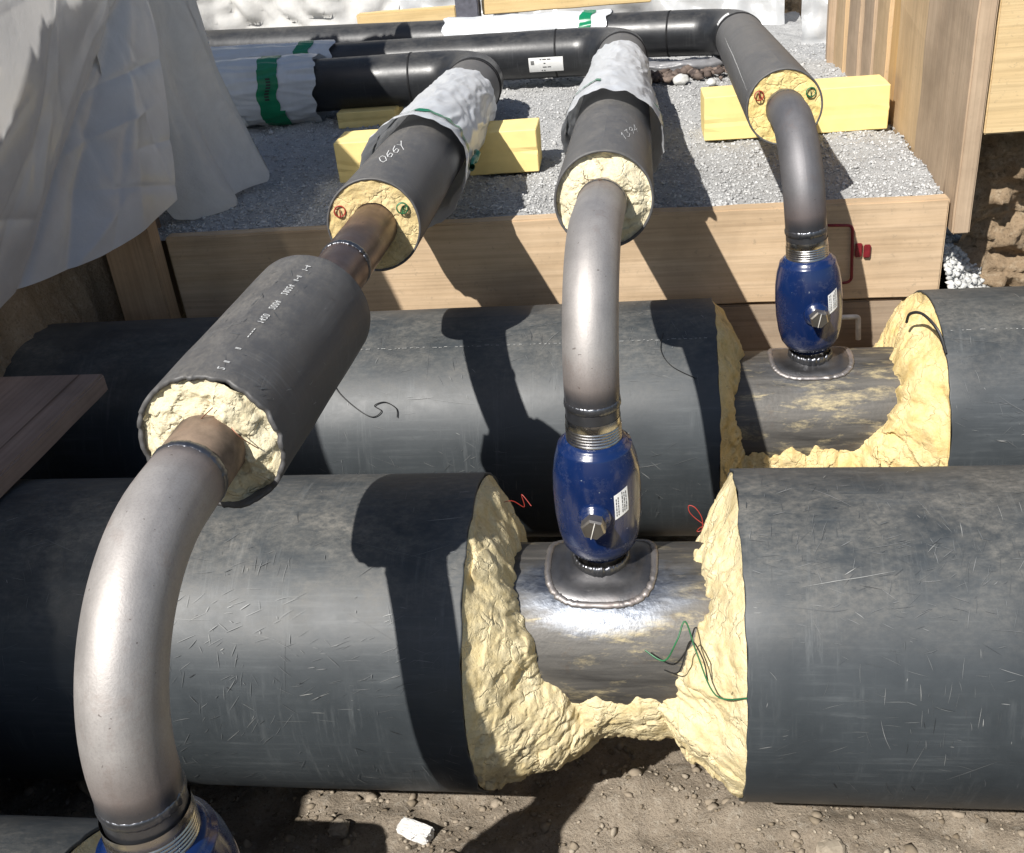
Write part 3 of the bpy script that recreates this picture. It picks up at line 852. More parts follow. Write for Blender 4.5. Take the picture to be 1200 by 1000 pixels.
B1 = dict(face=(-.490, 1.683, .873), corner=(-.556, 3.403, .793), end=(-2.45, 3.39, .806), R=.0825, rs=.0415)
B2 = dict(face=(-.088, 1.590, .925), corner=(-.1156, 3.694, .789), end=(-2.45, 3.73, .815), R=.0785, rs=.0385)
B3 = dict(face=(.2544, 2.2145, .906), corner=(.2668, 3.845, .796), end=(-2.45, 4.34, .818), R=.077, rs=.0385)

def casing_branch(root, b, mat, matrun, rad=.17):
    p = resample(fillet([b['face'], b['corner'], b['end']], [rad], 16), .05)
    p = [Vector(q) for q in p]
    S = [0.]
    for a, c in zip(p[:-1], p[1:]): S.append(S[-1] + (c - a).length)
    L1 = (Vector(b['corner']) - Vector(b['face'])).length - rad
    # straight length and elbow with run as two pieces, the joint carries a double ring
    k = max(i for i in range(len(p)) if S[i] <= L1 - .05)
    R_C = b['R']
    put_tube('casing', p[:k + 1], R_C, mat, root, n=88, lip0=.03, thick=.004, rim=.0015)
    put_tube('casing_elbow', p[k:], R_C - .0006, matrun, root, n=88)
    ring_on(p, S[k] - .005, R_C, .016, .0022, M['casing_cut'], root); ring_on(p, S[k] + .022, R_C, .010, .0018, M['casing_cut'], root)
    ring_on(p, S[k] + .42, R_C - .001, .006, .0016, M['casing_cut'], root)
    return p

b1 = thing('branch_pipe', 'left branch pipe with grey sleeve and big steel elbow crossing both mains', 'pipe', (-.43, 1.0, .94))
b2 = thing('branch_pipe', 'middle branch pipe with torn foam end and long steel elbow into the front valve', 'pipe', (-.083, 1.5, .95))
b3 = thing('branch_pipe', 'right branch pipe with flat yellow foam face beside the timber wall', 'pipe', (.247, 2.15, .92))
p1 = casing_branch(b1, B1, M['casing_small'], M['casing_run'])
p2 = casing_branch(b2, B2, M['casing_small'], M['casing_run'])
p3 = casing_branch(b3, B3, M['casing_small'], M['casing_run'])

def flat_face(root, b, seed, mat):
    R_C, R_S = b['R'], b['rs']
    ax = (Vector(b['face']) - Vector(b['corner'])).normalized(); c = Vector(b['face'])
    fn = lambda t, a, q: -.003 + .0022 * fbm(q * 45, 5, .6) + .0015 * noise.turbulence(q * 120, 3, True) - (.006 * max(0, noise.noise(q * 30 + Vector((seed, 0, 0))) - .35))
    foam_face('foam_insulation', c, ax, R_C - .0035, R_S - .002, fn, mat, root, seed)
    N = (Vector((0, 0, 1)) - ax * ax.z).normalized(); B = ax.cross(N)
    for s, m_ in ((-1, M['wire_red']), (1, M['wire_green'])):
        # red on the left, green on the right of the upper half
        e = N * .46 + Vector((s, 0, 0)) * .89
        coil(c + e.normalized() * (R_C * .75) + ax * .001, ax, .0092, m_, root, 2.4, seed + s)
flat_face(b1, B1, 2., M['foam_face_brown']); flat_face(b3, B3, 5., M['foam_face'])

def torn_face(root, name, c, ax, R, seed, mat, push=.012, R_S=R_S):
    def fn(t, a, q):
        big = fbm(q * 16 + Vector((seed, 0, 0)), 3, .8)
        P1 = q * 34 + noise.noise_vector(q * 20) * .7 + Vector((seed, 0, 0)); c1 = noise.voronoi(P1)[1][0]
        f1 = noise.noise_vector(c1 * 3.7).dot(P1 - c1) + noise.noise(c1 * 2.3) * .7
        P2 = q * 90 + noise.noise_vector(q * 40) * .8; c2_ = noise.voronoi(P2)[1][0]; f2_ = noise.noise_vector(c2_ * 3.3).dot(P2 - c2_) + noise.noise(c2_ * 2.1) * .5
        pit = max(0, noise.noise(q * 22 + Vector((seed * 3, 2, 1))) - .22)
        return -.003 + push * sm((1 - t) * 1.6) + .007 * big + .0062 * f1 + .0022 * f2_ - .030 * pit + .0012 * fbm(q * 130, 4, .6)
    return foam_face(name, c, ax, R, R_S - .003, fn, mat, root, seed, 40, 180)
ax2 = (Vector(B2['face']) - Vector(B2['corner'])).normalized()
torn_face(b2, 'foam_insulation', Vector(B2['face']) + ax2 * -.004, ax2, B2['R'] - .004, 3., M['foam_pale'])

# sleeve on the left branch
SL0, SL1 = Vector((-.498, .940, .875)), Vector((-.4886, 1.326, .876))
sax = (SL0 - SL1).normalized()
sp = [SL0.lerp(SL1, k / 16) for k in range(17)]
Ls = (SL1 - SL0).length
put_tube('sleeve', sp, lambda s: .0853 - .013 * sm((s - Ls + .018) / .018) ** 2, M['casing_small'], b1, n=120, lip0=.03, thick=.0058, rim=.006,
         disp=lambda s, a: .0008 * fbm((s * 9, cos(a) * 2, sin(a) * 2), 3), cap1=True)
torn_face(b1, 'sleeve_foam', SL0 - sax * .002, sax, .0795, 9., M['foam_pale'], .010, B1['rs'])

def ang_path(face, corner, xv_, yv_, z_end, ratio, extra=.02):
    """straight out of the face, bend down, straight to the valve collar"""
    f = Vector(face); d = (f - Vector(corner)).normalized()
    return f, d

def steel_run(root, start, corner, end, R, mats, weld_s, seed, R_S=R_S):
    pth = fillet([start, corner, end], [R], 26); pth = resample(pth, .012)
    S = [0.]
    for a, c in zip(pth[:-1], pth[1:]): S.append(S[-1] + (c - a).length)
    tot = S[-1]
    i0 = min(range(len(pth)), key=lambda i: abs(S[i] - weld_s[0])); i1 = min(range(len(pth)), key=lambda i: abs(S[i] - (tot - weld_s[1])))
    put_tube('steel_stub', pth[:i0 + 1], R_S - .0006, mats[0], root, n=72)
    el = put_tube('steel_elbow', pth[i0:i1 + 1], R_S, elbow_mat('blasted_elbow_steel', S[i1] - S[i0], mats[1]), root, n=80)
    put_tube('steel_tail', pth[i1:], R_S - .0004, mats[2], root, n=72)
    for i, w in ((i0, .0042), (i1, .0046)):
        d = (pth[min(i + 1, len(pth) - 1)] - pth[i - 1]).normalized()
        V, Fc = weld_ring(pth[i], d, R_S - .0012, w, seed + i, amp=.3, n=200); mesh('weld_bead', V, Fc, M['weld'], root)
        # heat tint band
    return pth

VTOP = VB + .234
# middle
f2 = Vector(B2['face']); e2 = Vector((-.100, 1.270, VTOP))
steel_run(b2, f2 - ax2 * .06, Vector((-.097, 1.270, .945)), e2, .170, (M['steel_elbow'], (.43, .405, .385), M['weld']), (.088, .030), 1.)
# right
ax3 = (Vector(B3['face']) - Vector(B3['corner'])).normalized(); e3 = Vector((.293 - .075 * .235, 1.950, VTOP - .004))
steel_run(b3, Vector(B3['face']) - ax3 * .06, Vector((.257, 1.952, .918)), e3, .155, (M['steel_dark'], (.20, .195, .20), M['weld']), (.082, .030), 2.)
# left
e1 = Vector((-.5075, .643, VB1 + .245))
steel_run(b1, SL0 - sax * .05, Vector((-.499, .646, .873)), e1, .185, (M['rust'], (.43, .405, .385), M['weld']), (.118, .036), 3., B1['rs'])
put_tube('steel_link', [Vector(B1['face']) - ax2 * 0.05, SL1 + sax * .03], B1['rs'] - .001, M['steel_brown'], b1, n=72)
mid = Vector(B1['face']).lerp(SL1, .55)
V, Fc = weld_ring(mid, sax, B1['rs'] - .002, .0046, 8., amp=.3, n=200); mesh('weld_bead', V, Fc, M['weld'], b1)

# ------------------------------------------------------------------ wear, print and marks on the casings
def scuff_mat():
    t = NT('scuffed_polyethylene', .46, 0, .5)
    g = t.n.new('ShaderNodeNewGeometry')
    t.color(t.ramp(g.outputs['Random Per Island'], [(0., (.018, .019, .02)), (.025, (.02, .021, .022)), (.04, (.055, .06, .063)), (.55, (.10, .106, .108)), (.90, (.17, .174, .172)), (1., (.30, .30, .285))]))
    return t.m
M['scuff'] = scuff_mat()

def strip(on, u0, v0, ang, L, w, bend, seed, lift=.0004, taper=True):
    """a thin tapered strip lying on a surface; on(u, v, lift) with u, v in metres"""
    n = max(3, int(L / .008)); V = []; Fc = []
    u, v, a = u0, v0, ang
    for k in range(n + 1):
        t = k / n
        ww = w * (sin(pi * min(.97, max(.03, t))) ** .6 if taper else 1) * (1 + .5 * noise.noise(Vector((k * .9, seed, 0)))) / 2
        V.append(on(u - sin(a) * ww, v + cos(a) * ww, lift)); V.append(on(u + sin(a) * ww, v - cos(a) * ww, lift))
        u += cos(a) * L / n; v += sin(a) * L / n; a += bend / n + .05 * noise.noise(Vector((k * .3, seed, 7)))
    for k in range(n): Fc.append((2 * k, 2 * k + 1, 2 * k + 3, 2 * k + 2))
    return V, Fc

def scuffs(parent, on, ur, vr, count, seed, big=1.):
    rnd = random.Random(seed); P = []
    clusters = [(rnd.uniform(*ur), rnd.uniform(*vr), rnd.choice((pi / 2, pi / 2, 0., .5, -.5, rnd.uniform(0, pi))) + rnd.gauss(0, .15)) for _ in range(max(3, count // 22))]
    for k in range(count):
        r = rnd.random()
        if r < .72:
            cu, cv, ca = rnd.choice(clusters); u = cu + rnd.gauss(0, .045) * big; v = cv + rnd.gauss(0, .035) * big; a = ca + rnd.gauss(0, .14)
            L = rnd.uniform(.004, .030) * big
        elif r < .93:
            u, v = rnd.uniform(*ur), rnd.uniform(*vr); a = rnd.choice((pi / 2, 0., rnd.uniform(0, pi))) + rnd.gauss(0, .2); L = rnd.uniform(.004, .03) * big
        else:
            u, v = rnd.uniform(*ur), rnd.uniform(*vr); a = rnd.gauss(0, .25) if rnd.random() < .6 else rnd.uniform(0, pi); L = abs(rnd.gauss(.03, .04)) * big + .015
        w = rnd.choice((.0003, .0004, .0005, .0006, .0009)) * (1 if L > .02 else 1.3)
        u = min(max(u, ur[0]), ur[1] - L); v = min(max(v, vr[0]), vr[1])
        P.append(strip(on, u, v, a, L, w, rnd.gauss(0, .16), k + seed))
    V, Fc = merge(P)
    return tag(mesh('scuff_marks', V, Fc, M['scuff'], parent, False), kind='stuff')

def on_main(Y, R=R_BIG):
    # v is arc length measured from straight towards the camera (angle 0) upwards
    def f(x, v, lift):
        a = v / R; r = R + .0012 + lift; return Vector((x, Y - r * cos(a), Z_MAIN + r * sin(a)))
    return f
def on_axis(A, B, R):
    A = Vector(A); B = Vector(B); d = (B - A).normalized(); N = (Vector((0, 0, 1)) - d * d.z).normalized(); Bn = d.cross(N)
    def f(s, v, lift):
        a = v / R; return A + d * s + (N * cos(a) + Bn * sin(a)) * (R + .0003 + lift)
    return f
def casings_of(root): return [c for c in root.children if c.name.startswith('casing')]

c2 = casings_of(pipe2); c3 = casings_of(pipe3)
scuffs(c2[0], on_main(1.27), (-1.1, FG[0] - .01), (-.18, .52), 900, 11)
scuffs(c2[1], on_main(1.27), (FG[1] + .01, .65), (-.18, .52), 900, 12)
scuffs(c3[0], on_main(1.95), (-1.0, BG[0] - .01), (-.10, .50), 560, 13)
scuffs(c3[1], on_main(1.95), (BG[1] + .01, .80), (-.02, .50), 200, 14)
onS = on_axis(SL0, SL1, .0853); sleeve = [c for c in b1.children if c.name.startswith('sleeve') and 'foam' not in c.name][0]
scuffs(sleeve, onS, (.01, .31), (-.10, .14), 160, 15, .45)
on1 = on_axis(B1['face'], B1['corner'], B1['R']); on2 = on_axis(B2['face'], B2['corner'], B2['R']); on3 = on_axis(B3['face'], B3['corner'], B3['R'])
cc1, cc2, cc3 = casings_of(b1), casings_of(b2), casings_of(b3)
scuffs(cc1[0], on1, (.02, .5), (-.09, .12), 50, 16, .5)
scuffs(cc2[0], on2, (.02, .7), (-.10, .11), 120, 17, .5)
scuffs(cc3[0], on3, (.02, 1.1), (-.10, .10), 60, 18, .6)

GLY = {'0': [[(.2, .1), (.1, .5), (.25, .95), (.6, .95), (.75, .5), (.6, .05), (.2, .1)]],
       '6': [[(.7, .95), (.25, .7), (.1, .3), (.35, .03), (.7, .2), (.6, .5), (.2, .42)]],
       '9': [[(.7, .6), (.4, .45), (.15, .65), (.35, .95), (.7, .85), (.7, .5), (.5, .05)]],
       'Y': [[(.1, .95), (.4, .5), (.8, .98)], [(.4, .5), (.3, -.1)]],
       '1': [[(.3, .7), (.5, .98), (.5, .02)]], '2': [[(.15, .8), (.4, .98), (.7, .75), (.15, .05), (.8, .05)]],
       '3': [[(.15, .9), (.6, .95), (.4, .55), (.72, .3), (.4, .03), (.12, .12)]], '4': [[(.6, .02), (.6, .98), (.1, .35), (.85, .35)]],
       '8': [[(.45, .5), (.2, .75), (.45, .97), (.7, .75), (.45, .5), (.15, .25), (.45, .03), (.75, .25), (.45, .5)]],
       '7': [[(.1, .95), (.75, .95), (.35, .02)]], '-': [[(.15, .5), (.8, .5)]], '=': [[(.3, .1), (.3, .9)], [(.6, .1), (.6, .9)]], ' ': []}
def write(name, text, on, origin, du, dv, size, w, mat, parent, adv=.85):
    """du: direction of reading, dv: direction of glyph height, in surface (u, v)"""
    P = []
    for i, ch in enumerate(text):
        for st in GLY[ch]:
            pts = []
            for (a, b) in st:
                gx = (a + i * adv) * size; gy = b * size * 1.15
                pts.append((origin[0] + du[0] * gx + dv[0] * gy, origin[1] + du[1] * gx + dv[1] * gy))
            for (p, q) in zip(pts[:-1], pts[1:]):
                L = math.hypot(q[0] - p[0], q[1] - p[1]); P.append(strip(on, p[0], p[1], atan2(q[1] - p[1], q[0] - p[0]), L, w, 0, i, .0006, False))
    V, Fc = merge(P); return mesh(name, V, Fc, mat, parent, False)

write('marker_note', '066Y', on1, (.100, .007), (.046, .0049), (.039, -.0156), 1., .0015, M['chalk'], cc1[0])
write('marker_note', '1394', on2, (.090, .032), (.049, .0085), (.040, -.0069), 1., .0009, M['print_white'], cc2[0])
for (s0, txt) in ((.016, '2'), (.030, '='), (.060, '='), (.088, '----'), (.124, '1420'), (.160, '2004'), (.200, '28024'), (.240, '=-='), (.272, '1-4')):
    write('printed_code', txt, onS, (s0 * 1.13, .020), (1, 0), (0, 1), .0070, .0012, M['print_white'], sleeve, .95)
for (cs, x0, x1) in ((c3[0], -.95, .08), (c3[1], .53, .80)):
    P = []; x = x0; rnd = random.Random(3)
    onb = on_main(1.95)
    while x < x1:
        L = rnd.choice((.003, .004, .006, .009)); P.append(strip(onb, x, radians(66.3) * R_BIG + rnd.gauss(0, .0008), 0, L, .0012, 0, 1, .0005, False)); x += L + rnd.choice((.004, .005, .007, .016))
    V, Fc = merge(P); tag(mesh('printed_line', V, Fc, M['print_grey'], cs, False), kind='stuff')
# seam line on the right branch casing
V, Fc = strip(on3, .05, radians(-67) * B3['R'], 0, 1.0, .0012, 0, 2, .0004); mesh('seam_line', V, Fc, M['print_white'], cc3[0], False)

# ------------------------------------------------------------------ stickers on the runs
def sticker(parent, on, u0, u1, v0, v1, rows, seed):
    f = lambda u, v, l: on(u0 + (u1 - u0) * u, v0 + (v1 - v0) * v, l)
    V, Fc, U = surf(lambda u, v: f(u, v, .0008), 6, 6); st = mesh('sticker', V, Fc, M['sticker'], parent)
    rnd = random.Random(seed); P = []
    for r in range(rows):
        v = .12 + .76 * r / max(1, rows - 1) - .04; u = .30 + rnd.uniform(0, .25)
        while u < .9:
            L = rnd.uniform(.03, .12); L = min(L, .93 - u)
            P.append(surf(lambda a, b, u=u, v=v, L=L: f(u + L * a, v + .06 * b, .0013), 1, 1)[:2]); u += L + .03
            if rnd.random() < .3: break
    for k in range(5): P.append(surf(lambda a, b, k=k: f(.06 + .10 * a, .55 + .055 * k + .03 * b, .0013), 1, 1)[:2])
    V, Fc = merge(P); tag(mesh('sticker_text', V, Fc, M['ink'], st, False), kind='stuff')
onR2 = on_axis(B2['corner'], B2['end'], B2['R'])
sticker(cc2[-1], onR2, .313, .197, radians(-131) * R_C, radians(-92) * R_C, 4, 4)
onR3e = on_axis(B3['face'], B3['corner'], B3['R'])
sticker(cc3[-1], onR3e, 1.44, 1.51, radians(-62) * R_C, radians(-24) * R_C, 2, 5)

# ------------------------------------------------------------------ film wraps round the branches
def wrap(label, A, B, s0, s1, rfun, seed, mat, slack=.012, na=150, ns=70, tilt=0., rmin=.08):
    A = Vector(A); B = Vector(B); d = (B - A).normalized(); N = (Vector((0, 0, 1)) - d * d.z).normalized(); Bn = d.cross(N)
    root = thing('film_wrap', label, 'plastic wrap', A + d * s0)
    def pos(t, a, lift=0.):
        s = s0 + (s1 - s0) * t
        down = max(0., -cos(a)) ** 1.5
        q = Vector((s * 7, cos(a) * 1.3, sin(a) * 1.3 + seed))
        ca, sa = cos(a), sin(a)
        wr = abs(noise.noise(Vector((s * 7 + ca * 1.5, ca * 2.6, sa * 2.6 + seed)))) * .9 + abs(noise.noise(Vector((s * 9 + ca * 3, ca * 4.4 - s * 12, sa * 4.4 + seed + 3)))) * .5
        fine = noise.noise(Vector((s * 34, ca * 6, sa * 6 + seed)))
        r = rfun(t) + slack * (.55 - wr) * 1.3 + slack * .5 * noise.noise(q) + .0005 * fine + slack * 1.6 * down
        r = max(r, rmin + .0035) + lift
        ee = (.034 * fbm((cos(a) * 1.1, sin(a) * 1.1, seed), 2) + .003 * fbm((cos(a) * 5, sin(a) * 5, seed), 2)) * ((1 - t) ** 3 - t ** 3)
        ss = s + ee + tilt * cos(a - .9) * (1 - t)
        return A + d * ss + (N * cos(a) + Bn * sin(a)) * r
    V, Fc, U = surf(lambda u, v: pos(u, 2 * pi * v), ns, na)
    body = mesh('film', V, Fc, mat, root, True, U)
    return root, body, pos

w1, w1f, pos1 = wrap('white plastic film wrapped round the left branch behind the foam face', B1['face'], B1['corner'], .40, 1.24,
    lambda t: .099 - .011 * t + .006 * exp(-((t - .02) / .05) ** 2), 3., M['film_wrap'], .0075, tilt=.05, rmin=B1['R'])
w2, w2f, pos2 = wrap('white plastic film wrapped round the middle branch below its bend', B2['face'], B2['corner'], .50, 1.56,
    lambda t: .101 - .018 * sm(t * 1.3), 7., M['film_wrap'], .0065, tilt=-.05, rmin=B2['R'])
w3, w3f, pos3 = wrap('white film with a barcode sticker round the left pipe run in the shade', B1['corner'], B1['end'], .53, 1.75,
    lambda t: .094, 12., M['film_wrap'], .010, rmin=B1['R'])
w4, w4f, pos4 = wrap('white film round the hindmost pipe run, half in shadow', B3['corner'], B3['end'], .43, 1.06,
    lambda t: .084, 16., M['film_wrap'], .008, rmin=B3['R'])
w5, w5f, pos5 = wrap('white film on the second pipe run, mostly hidden by the first', B2['corner'], B2['end'], 1.0, 2.1,
    lambda t: .086, 19., M['film_wrap'], .008, rmin=B2['R'])

def band(parent, pos, t0, t1, a0, a1, mat, lift=.0022, skew=0., n=60, name='tape'):
    V, Fc, U = surf(lambda u, v: pos(t0 + (t1 - t0) * u + skew * v, a0 + (a1 - a0) * v, lift), 4, n)
    return mesh(name, V, Fc, mat, parent, True, U)
band(w1, pos1, .105, .13, -1.5, 2.2, M['tape'], skew=-.01)
V, Fc, U = tube([pos1(.10 + .02 * k, 1.75 + .07 * sin(k * 1.7), .010 + .003 * cos(k * 2.1)) for k in range(9)], .006, n=8); mesh('tape_knot', V, Fc, M['tape'], w1)
band(w2, pos2, .13, .165, -1.9, -.2, M['tape'], skew=-.02)
band(w2, pos2, .13, .145, 1.0, 1.9, M['tape'])
tp = band(w3, pos3, .10, .155, -2.9, .3, M['tape'])
P = [surf(lambda u, v, k=k: pos3(.12 + .012 * u, -1.75 + .09 * k + .05 * v, .0045), 1, 1)[:2] for k in range(8)]
V, Fc = merge(P); tag(mesh('tape_print', V, Fc, M['ink'], tp, False), kind='stuff')
band(w3, pos3, .085, .135, -2.9, -2.1, M['tape'], .0035)
V, Fc, U = surf(lambda u, v: pos3(.205 + .08 * u, -2.25 - .55 * v, .003), 6, 6); bc = mesh('sticker', V, Fc, M['sticker'], w3)
P = []
for k in range(7): P.append(surf(lambda u, v, k=k: pos3(.268 + .012 * u, -2.33 - .06 * k - .03 * v, .0042), 1, 1)[:2])
for k in range(3):
    for j in range(4): P.append(surf(lambda u, v, k=k, j=j: pos3(.216 + .016 * k + .007 * u, -2.33 - .11 * j - .07 * v, .0042), 1, 1)[:2])
V, Fc = merge(P); tag(mesh('sticker_text', V, Fc, M['ink'], bc, False), kind='stuff')
band(w4, pos4, .09, .16, -2.2, .6, M['tape'])
band(w5, pos5, .07, .12, -1.0, .6, M['tape'])

# ------------------------------------------------------------------ foam support blocks
def foam_block(label, c, dims, rz, seed):
    bm = bmesh.new(); bmesh.ops.create_cube(bm, size=1)
    for v in bm.verts: v.co = Vector((v.co.x * dims[0], v.co.y * dims[1], v.co.z * dims[2]))
    bmesh.ops.subdivide_edges(bm, edges=bm.edges[:], cuts=9, use_grid_fill=True)
    for v in bm.verts:
        q = v.co * 9 + Vector((seed, 0, 0)); v.co += noise.noise_vector(q) * .0014 + noise.noise_vector(q * 5) * .0004
        # a saw line across the front face
        if v.co.y < -dims[1] * .45: v.co.y += .0025 * exp(-((v.co.z + dims[2] * .06 - .01 * v.co.x) / .006) ** 2)
    sh = [e for e in bm.edges if len(e.link_faces) == 2 and e.calc_face_angle() > .8]
    bmesh.ops.bevel(bm, geom=sh, offset=.0022, segments=1, affect='EDGES')
    me = bpy.data.meshes.new('foam_block'); bm.to_mesh(me); bm.free(); me.materials.append(M['block'])
    o = link(bpy.data.objects.new('foam_block', me)); o.location = c; o.rotation_euler = (0, 0, rz)
    return tag(o, label, 'foam block', 'yellow foam blocks bearing the branches')
foam_block('yellow foam block under the film-wrapped left branch', (-.575, 2.70, .737), (.53, .13, .108), .03, 1)
foam_block('bright yellow foam block under the right branch, against the timber wall', (.355, 2.91, .742), (.475, .13, .115), .03, 2)
foam_block('small yellow foam block in the shade below the left pipe run', (-.93, 3.37, .700), (.19, .14, .05), .02, 3)

# ------------------------------------------------------------------ retaining boards and posts
o = board('retaining_board', (-1.16, 2.232, .468), (.606, 2.270, .690), M['wood_pale'], grain=0, seed=1); tag(o, 'long pale board holding back the gravel bed, behind the valves', 'board')
o = board('retaining_board', (-1.20, 2.240, .235), (.640, 2.275, .462), M['wood_plank'], grain=0, seed=2); tag(o, 'darker board below the pale retaining board, mostly hidden by the rear main', 'board')
o = board('timber_post', (-1.285, 2.170, .20), (-1.165, 2.225, 1.02), M['wood_post'], grain=2, seed=3); tag(o, 'brown upright timber post under the hanging film at left', 'post')
o = board('timber_post', (-1.30, 2.30, .45), (-1.215, 2.34, .93), M['wood_dark'], grain=2, seed=4); tag(o, 'dark timber post half hidden behind the fleece corner', 'post')
o = board('scaffold_plank', (-1.285, .35, .585), (-1.052, 1.655, .621), M['wood_y'], grain=1, seed=5, rough=.002); tag(o, 'weathered plank lying across the mains at the left edge', 'plank')

# ------------------------------------------------------------------ timber wall on the right
tw = thing('timber_wall', 'wall of upright shoring boards on the right behind the retaining board', 'timber wall', (.62, 2.9, .6))
yb = [(2.215, 2.615, .612, .648, M['wood_v2'], .615), (2.625, 2.93, .618, .655, M['wood_v1'], .50), (2.935, 3.03, .622, .655, M['wood_v3'], .50),
      (3.035, 3.20, .612, .645, M['wood_v1'], .50), (3.205, 3.36, .606, .64, M['wood_v2'], .50), (3.365, 3.56, .596, .63, M['wood_v2'], .5), (3.565, 3.75, .586, .62, M['wood_v1'], .5), (3.755, 3.80, .565, .60, M['wood_v2'], .5)]
for k, (ya, yb_, xa, xb, m_, zb) in enumerate(yb):
    board('upright_board', (xa, ya, zb), (xb, yb_, 1.62), m_, tw, grain=2, seed=10 + k, rough=.0025)
o = board('cross_board', (.652, 2.225, .822), (1.55, 2.268, 1.12), M['wood_x'], grain=0, seed=31, rough=.002); tag(o, 'wide yellow board nailed level in the top right corner', 'board')
o = board('cross_board', (.652, 2.228, 1.126), (1.55, 2.27, 1.42), M['wood_x'], grain=0, seed=32, rough=.002); tag(o, 'second yellow board above the top right corner of the picture', 'board')

# ------------------------------------------------------------------ hanging sheets
def film_left():
    Q = (2.40, 1.30)
    rl = random.Random(5); LINES = [(rl.uniform(1.3, 2.3), rl.uniform(.8, 1.3), rl.choice((.9, 1.2, 1.5, -.3, .3, .6)) + rl.gauss(0, .2), rl.uniform(.10, .34), rl.choice((-1, 1)) * rl.uniform(.5, 1.2)) for _ in range(26)]
    def fn(u, v):
        # u: near -> far, v: top -> hem
        yh = .36 + 1.83 * u; zh = .783 + .012 * sin(yh * 9)
        yt = .36 + 2.11 * u; zt = lerp_tab(yt, [(.3, .84), (.65, 1.08), (1.29, 1.72), (2.1, 1.62), (2.91, 1.45)])
        bow = .045 * sin(pi * v) * u ** 8
        y = yt + (yh - yt) * v ** 1.15 + bow; z = zt + (zh - zt) * v
        dy, dz = y - Q[0], z - Q[1]; rr = math.hypot(dy, dz); ph = atan2(-dz, -dy)
        amp = min(.12, .19 * rr)
        w = ph * 4.6 + .7 * noise.noise(Vector((ph * 1.7, rr * .5, 2.)))
        c1 = abs(((w / pi) % 2) - 1); s1 = c1 ** .55                       # rounded crests, sharp valleys
        w2 = ph * 13. + 1.6 * noise.noise(Vector((ph * 3., rr * 1.2, 4.)))
        s2 = abs(((w2 / pi) % 2) - 1) ** .7
        g2 = sm(.5 + 1.4 * noise.noise(Vector((ph * 2.2, rr * 1.6, 9.))))
        crs = 0.
        for (ly, lz, la, lh, lm) in LINES:                                # straight handling creases
            py, pz = y - ly, z - lz; tt = py * cos(la) + pz * sin(la); dd = -py * sin(la) + pz * cos(la) + .02 * noise.noise(Vector((tt * 3, la * 5, 0)))
            if abs(dd) < .05 and abs(tt) < lh: crs += lm * (exp(-abs(dd) / .011)) * (1 - (tt / lh) ** 2)
        d = amp * (s1 - .5) + amp * .32 * (s2 - .5) * g2 + .0055 * crs + .003 * noise.noise(Vector((y * 9, z * 9, 1.)))
        x = -1.125 - .05 * (z - .8) + d * 1.05
        return (x, y, z)
    V, Fc, U = surf(fn, 300, 240)
    return mesh('hanging_film', V, Fc, M['film_left'], None, True, U)
tag(film_left(), 'large translucent plastic sheet hanging in folds over the left bank', 'plastic sheet')

def fleece_left():
    def fn(u, v):
        y = 2.15 + .525 * (u / .62) if u < .62 else 2.675 + .95 * (u - .62) / .38
        hem = lerp_tab(y, [(2.15, .80), (2.30, .79), (2.34, .70), (2.37, .688), (2.655, .695), (2.675, .72), (2.69, 1.15), (3.0, 1.13), (3.7, 1.10)])  # past the corner: unseen raised strip, added to shade the left pipe run
        zt = lerp_tab(y, [(2.1, 1.62), (2.91, 1.46), (3.7, 1.42)]); z = zt + (hem - zt) * v
        zz = max(0., min(1., (1.3 - z) / .6))
        d = .030 * sin(y * 21 + 1.6 * z) * (.35 + zz) + .018 * fbm((y * 6, z * 3, 8), 3) + .012 * abs(noise.noise(Vector((y * 16, z * 2.5, 2.))))
        x = -1.18 + d + .12 * zz * zz * sm((y - 2.33) / .2)
        return (x, y - .045 * sm((z - .7) / .5) * sm((y - 2.4) / .25) * (1 if y < 2.69 else 0), z)
    V, Fc, U = surf(fn, 170, 150)
    return mesh('fleece_sheet', V, Fc, M['fleece'], None, True, U)
tag(fleece_left(), 'white fleece hanging beside the film, its corner lying on the gravel', 'fleece')

def far_sheet(name, x0, x1, y0, z0, z1, mat, amp, fr, seed, slant=0., nu=120, nv=60):
    def fn(u, v):
        x = x0 + (x1 - x0) * u; z = z0 + (z1 - z0) * v
        f = (x * fr + slant * (z - z0) * fr + .6 * noise.noise(Vector((x * 2, z * 2, seed))))
        tri = abs((f % 2) - 1); cr = abs(noise.noise(Vector((x * 6 + z * 9, z * 5 - x * 4, seed + 2))))
        return (x, y0 + .25 * (z - z0) + amp * (tri - .5) + amp * .9 * (.3 - cr) + .01 * fbm((x * 9, z * 9, seed), 3), z)
    V, Fc, U = surf(fn, nu, nv); return mesh(name, V, Fc, mat, None, True, U)
tag(far_sheet('fleece_sheet', -2.7, -1.10, 4.58, .60, 1.75, M['fleece'], .16, 2.6, 3., .8), 'sunlit white fleece draped in folds on the far bank at upper left', 'fleece')
tag(far_sheet('film_sheet', -1.15, .52, 4.62, .55, 1.5, M['film_far'], .07, 1.8, 6., -.5), 'clear wrinkled film covering the far bank behind the beams', 'plastic sheet')
tag(far_sheet('film_sheet', .53, .63, 4.12, .64, 1.4, M['film_far'], .05, 7., 9., .4, 30, 50), 'strip of clear film hanging at the far end of the timber wall', 'plastic sheet')
o = board('timber_beam', (-1.23, 4.46, .818), (-.812, 4.52, .873), M['wood_beam'], grain=0, seed=41); tag(o, 'short yellow timber beam on the far bank, left of the grey post', 'beam')
o = board('timber_beam', (-.703, 4.46, .831), (-.02, 4.52, .891), M['wood_beam'], grain=0, seed=42); tag(o, 'longer yellow timber beam on the far bank, right of the grey post', 'beam')
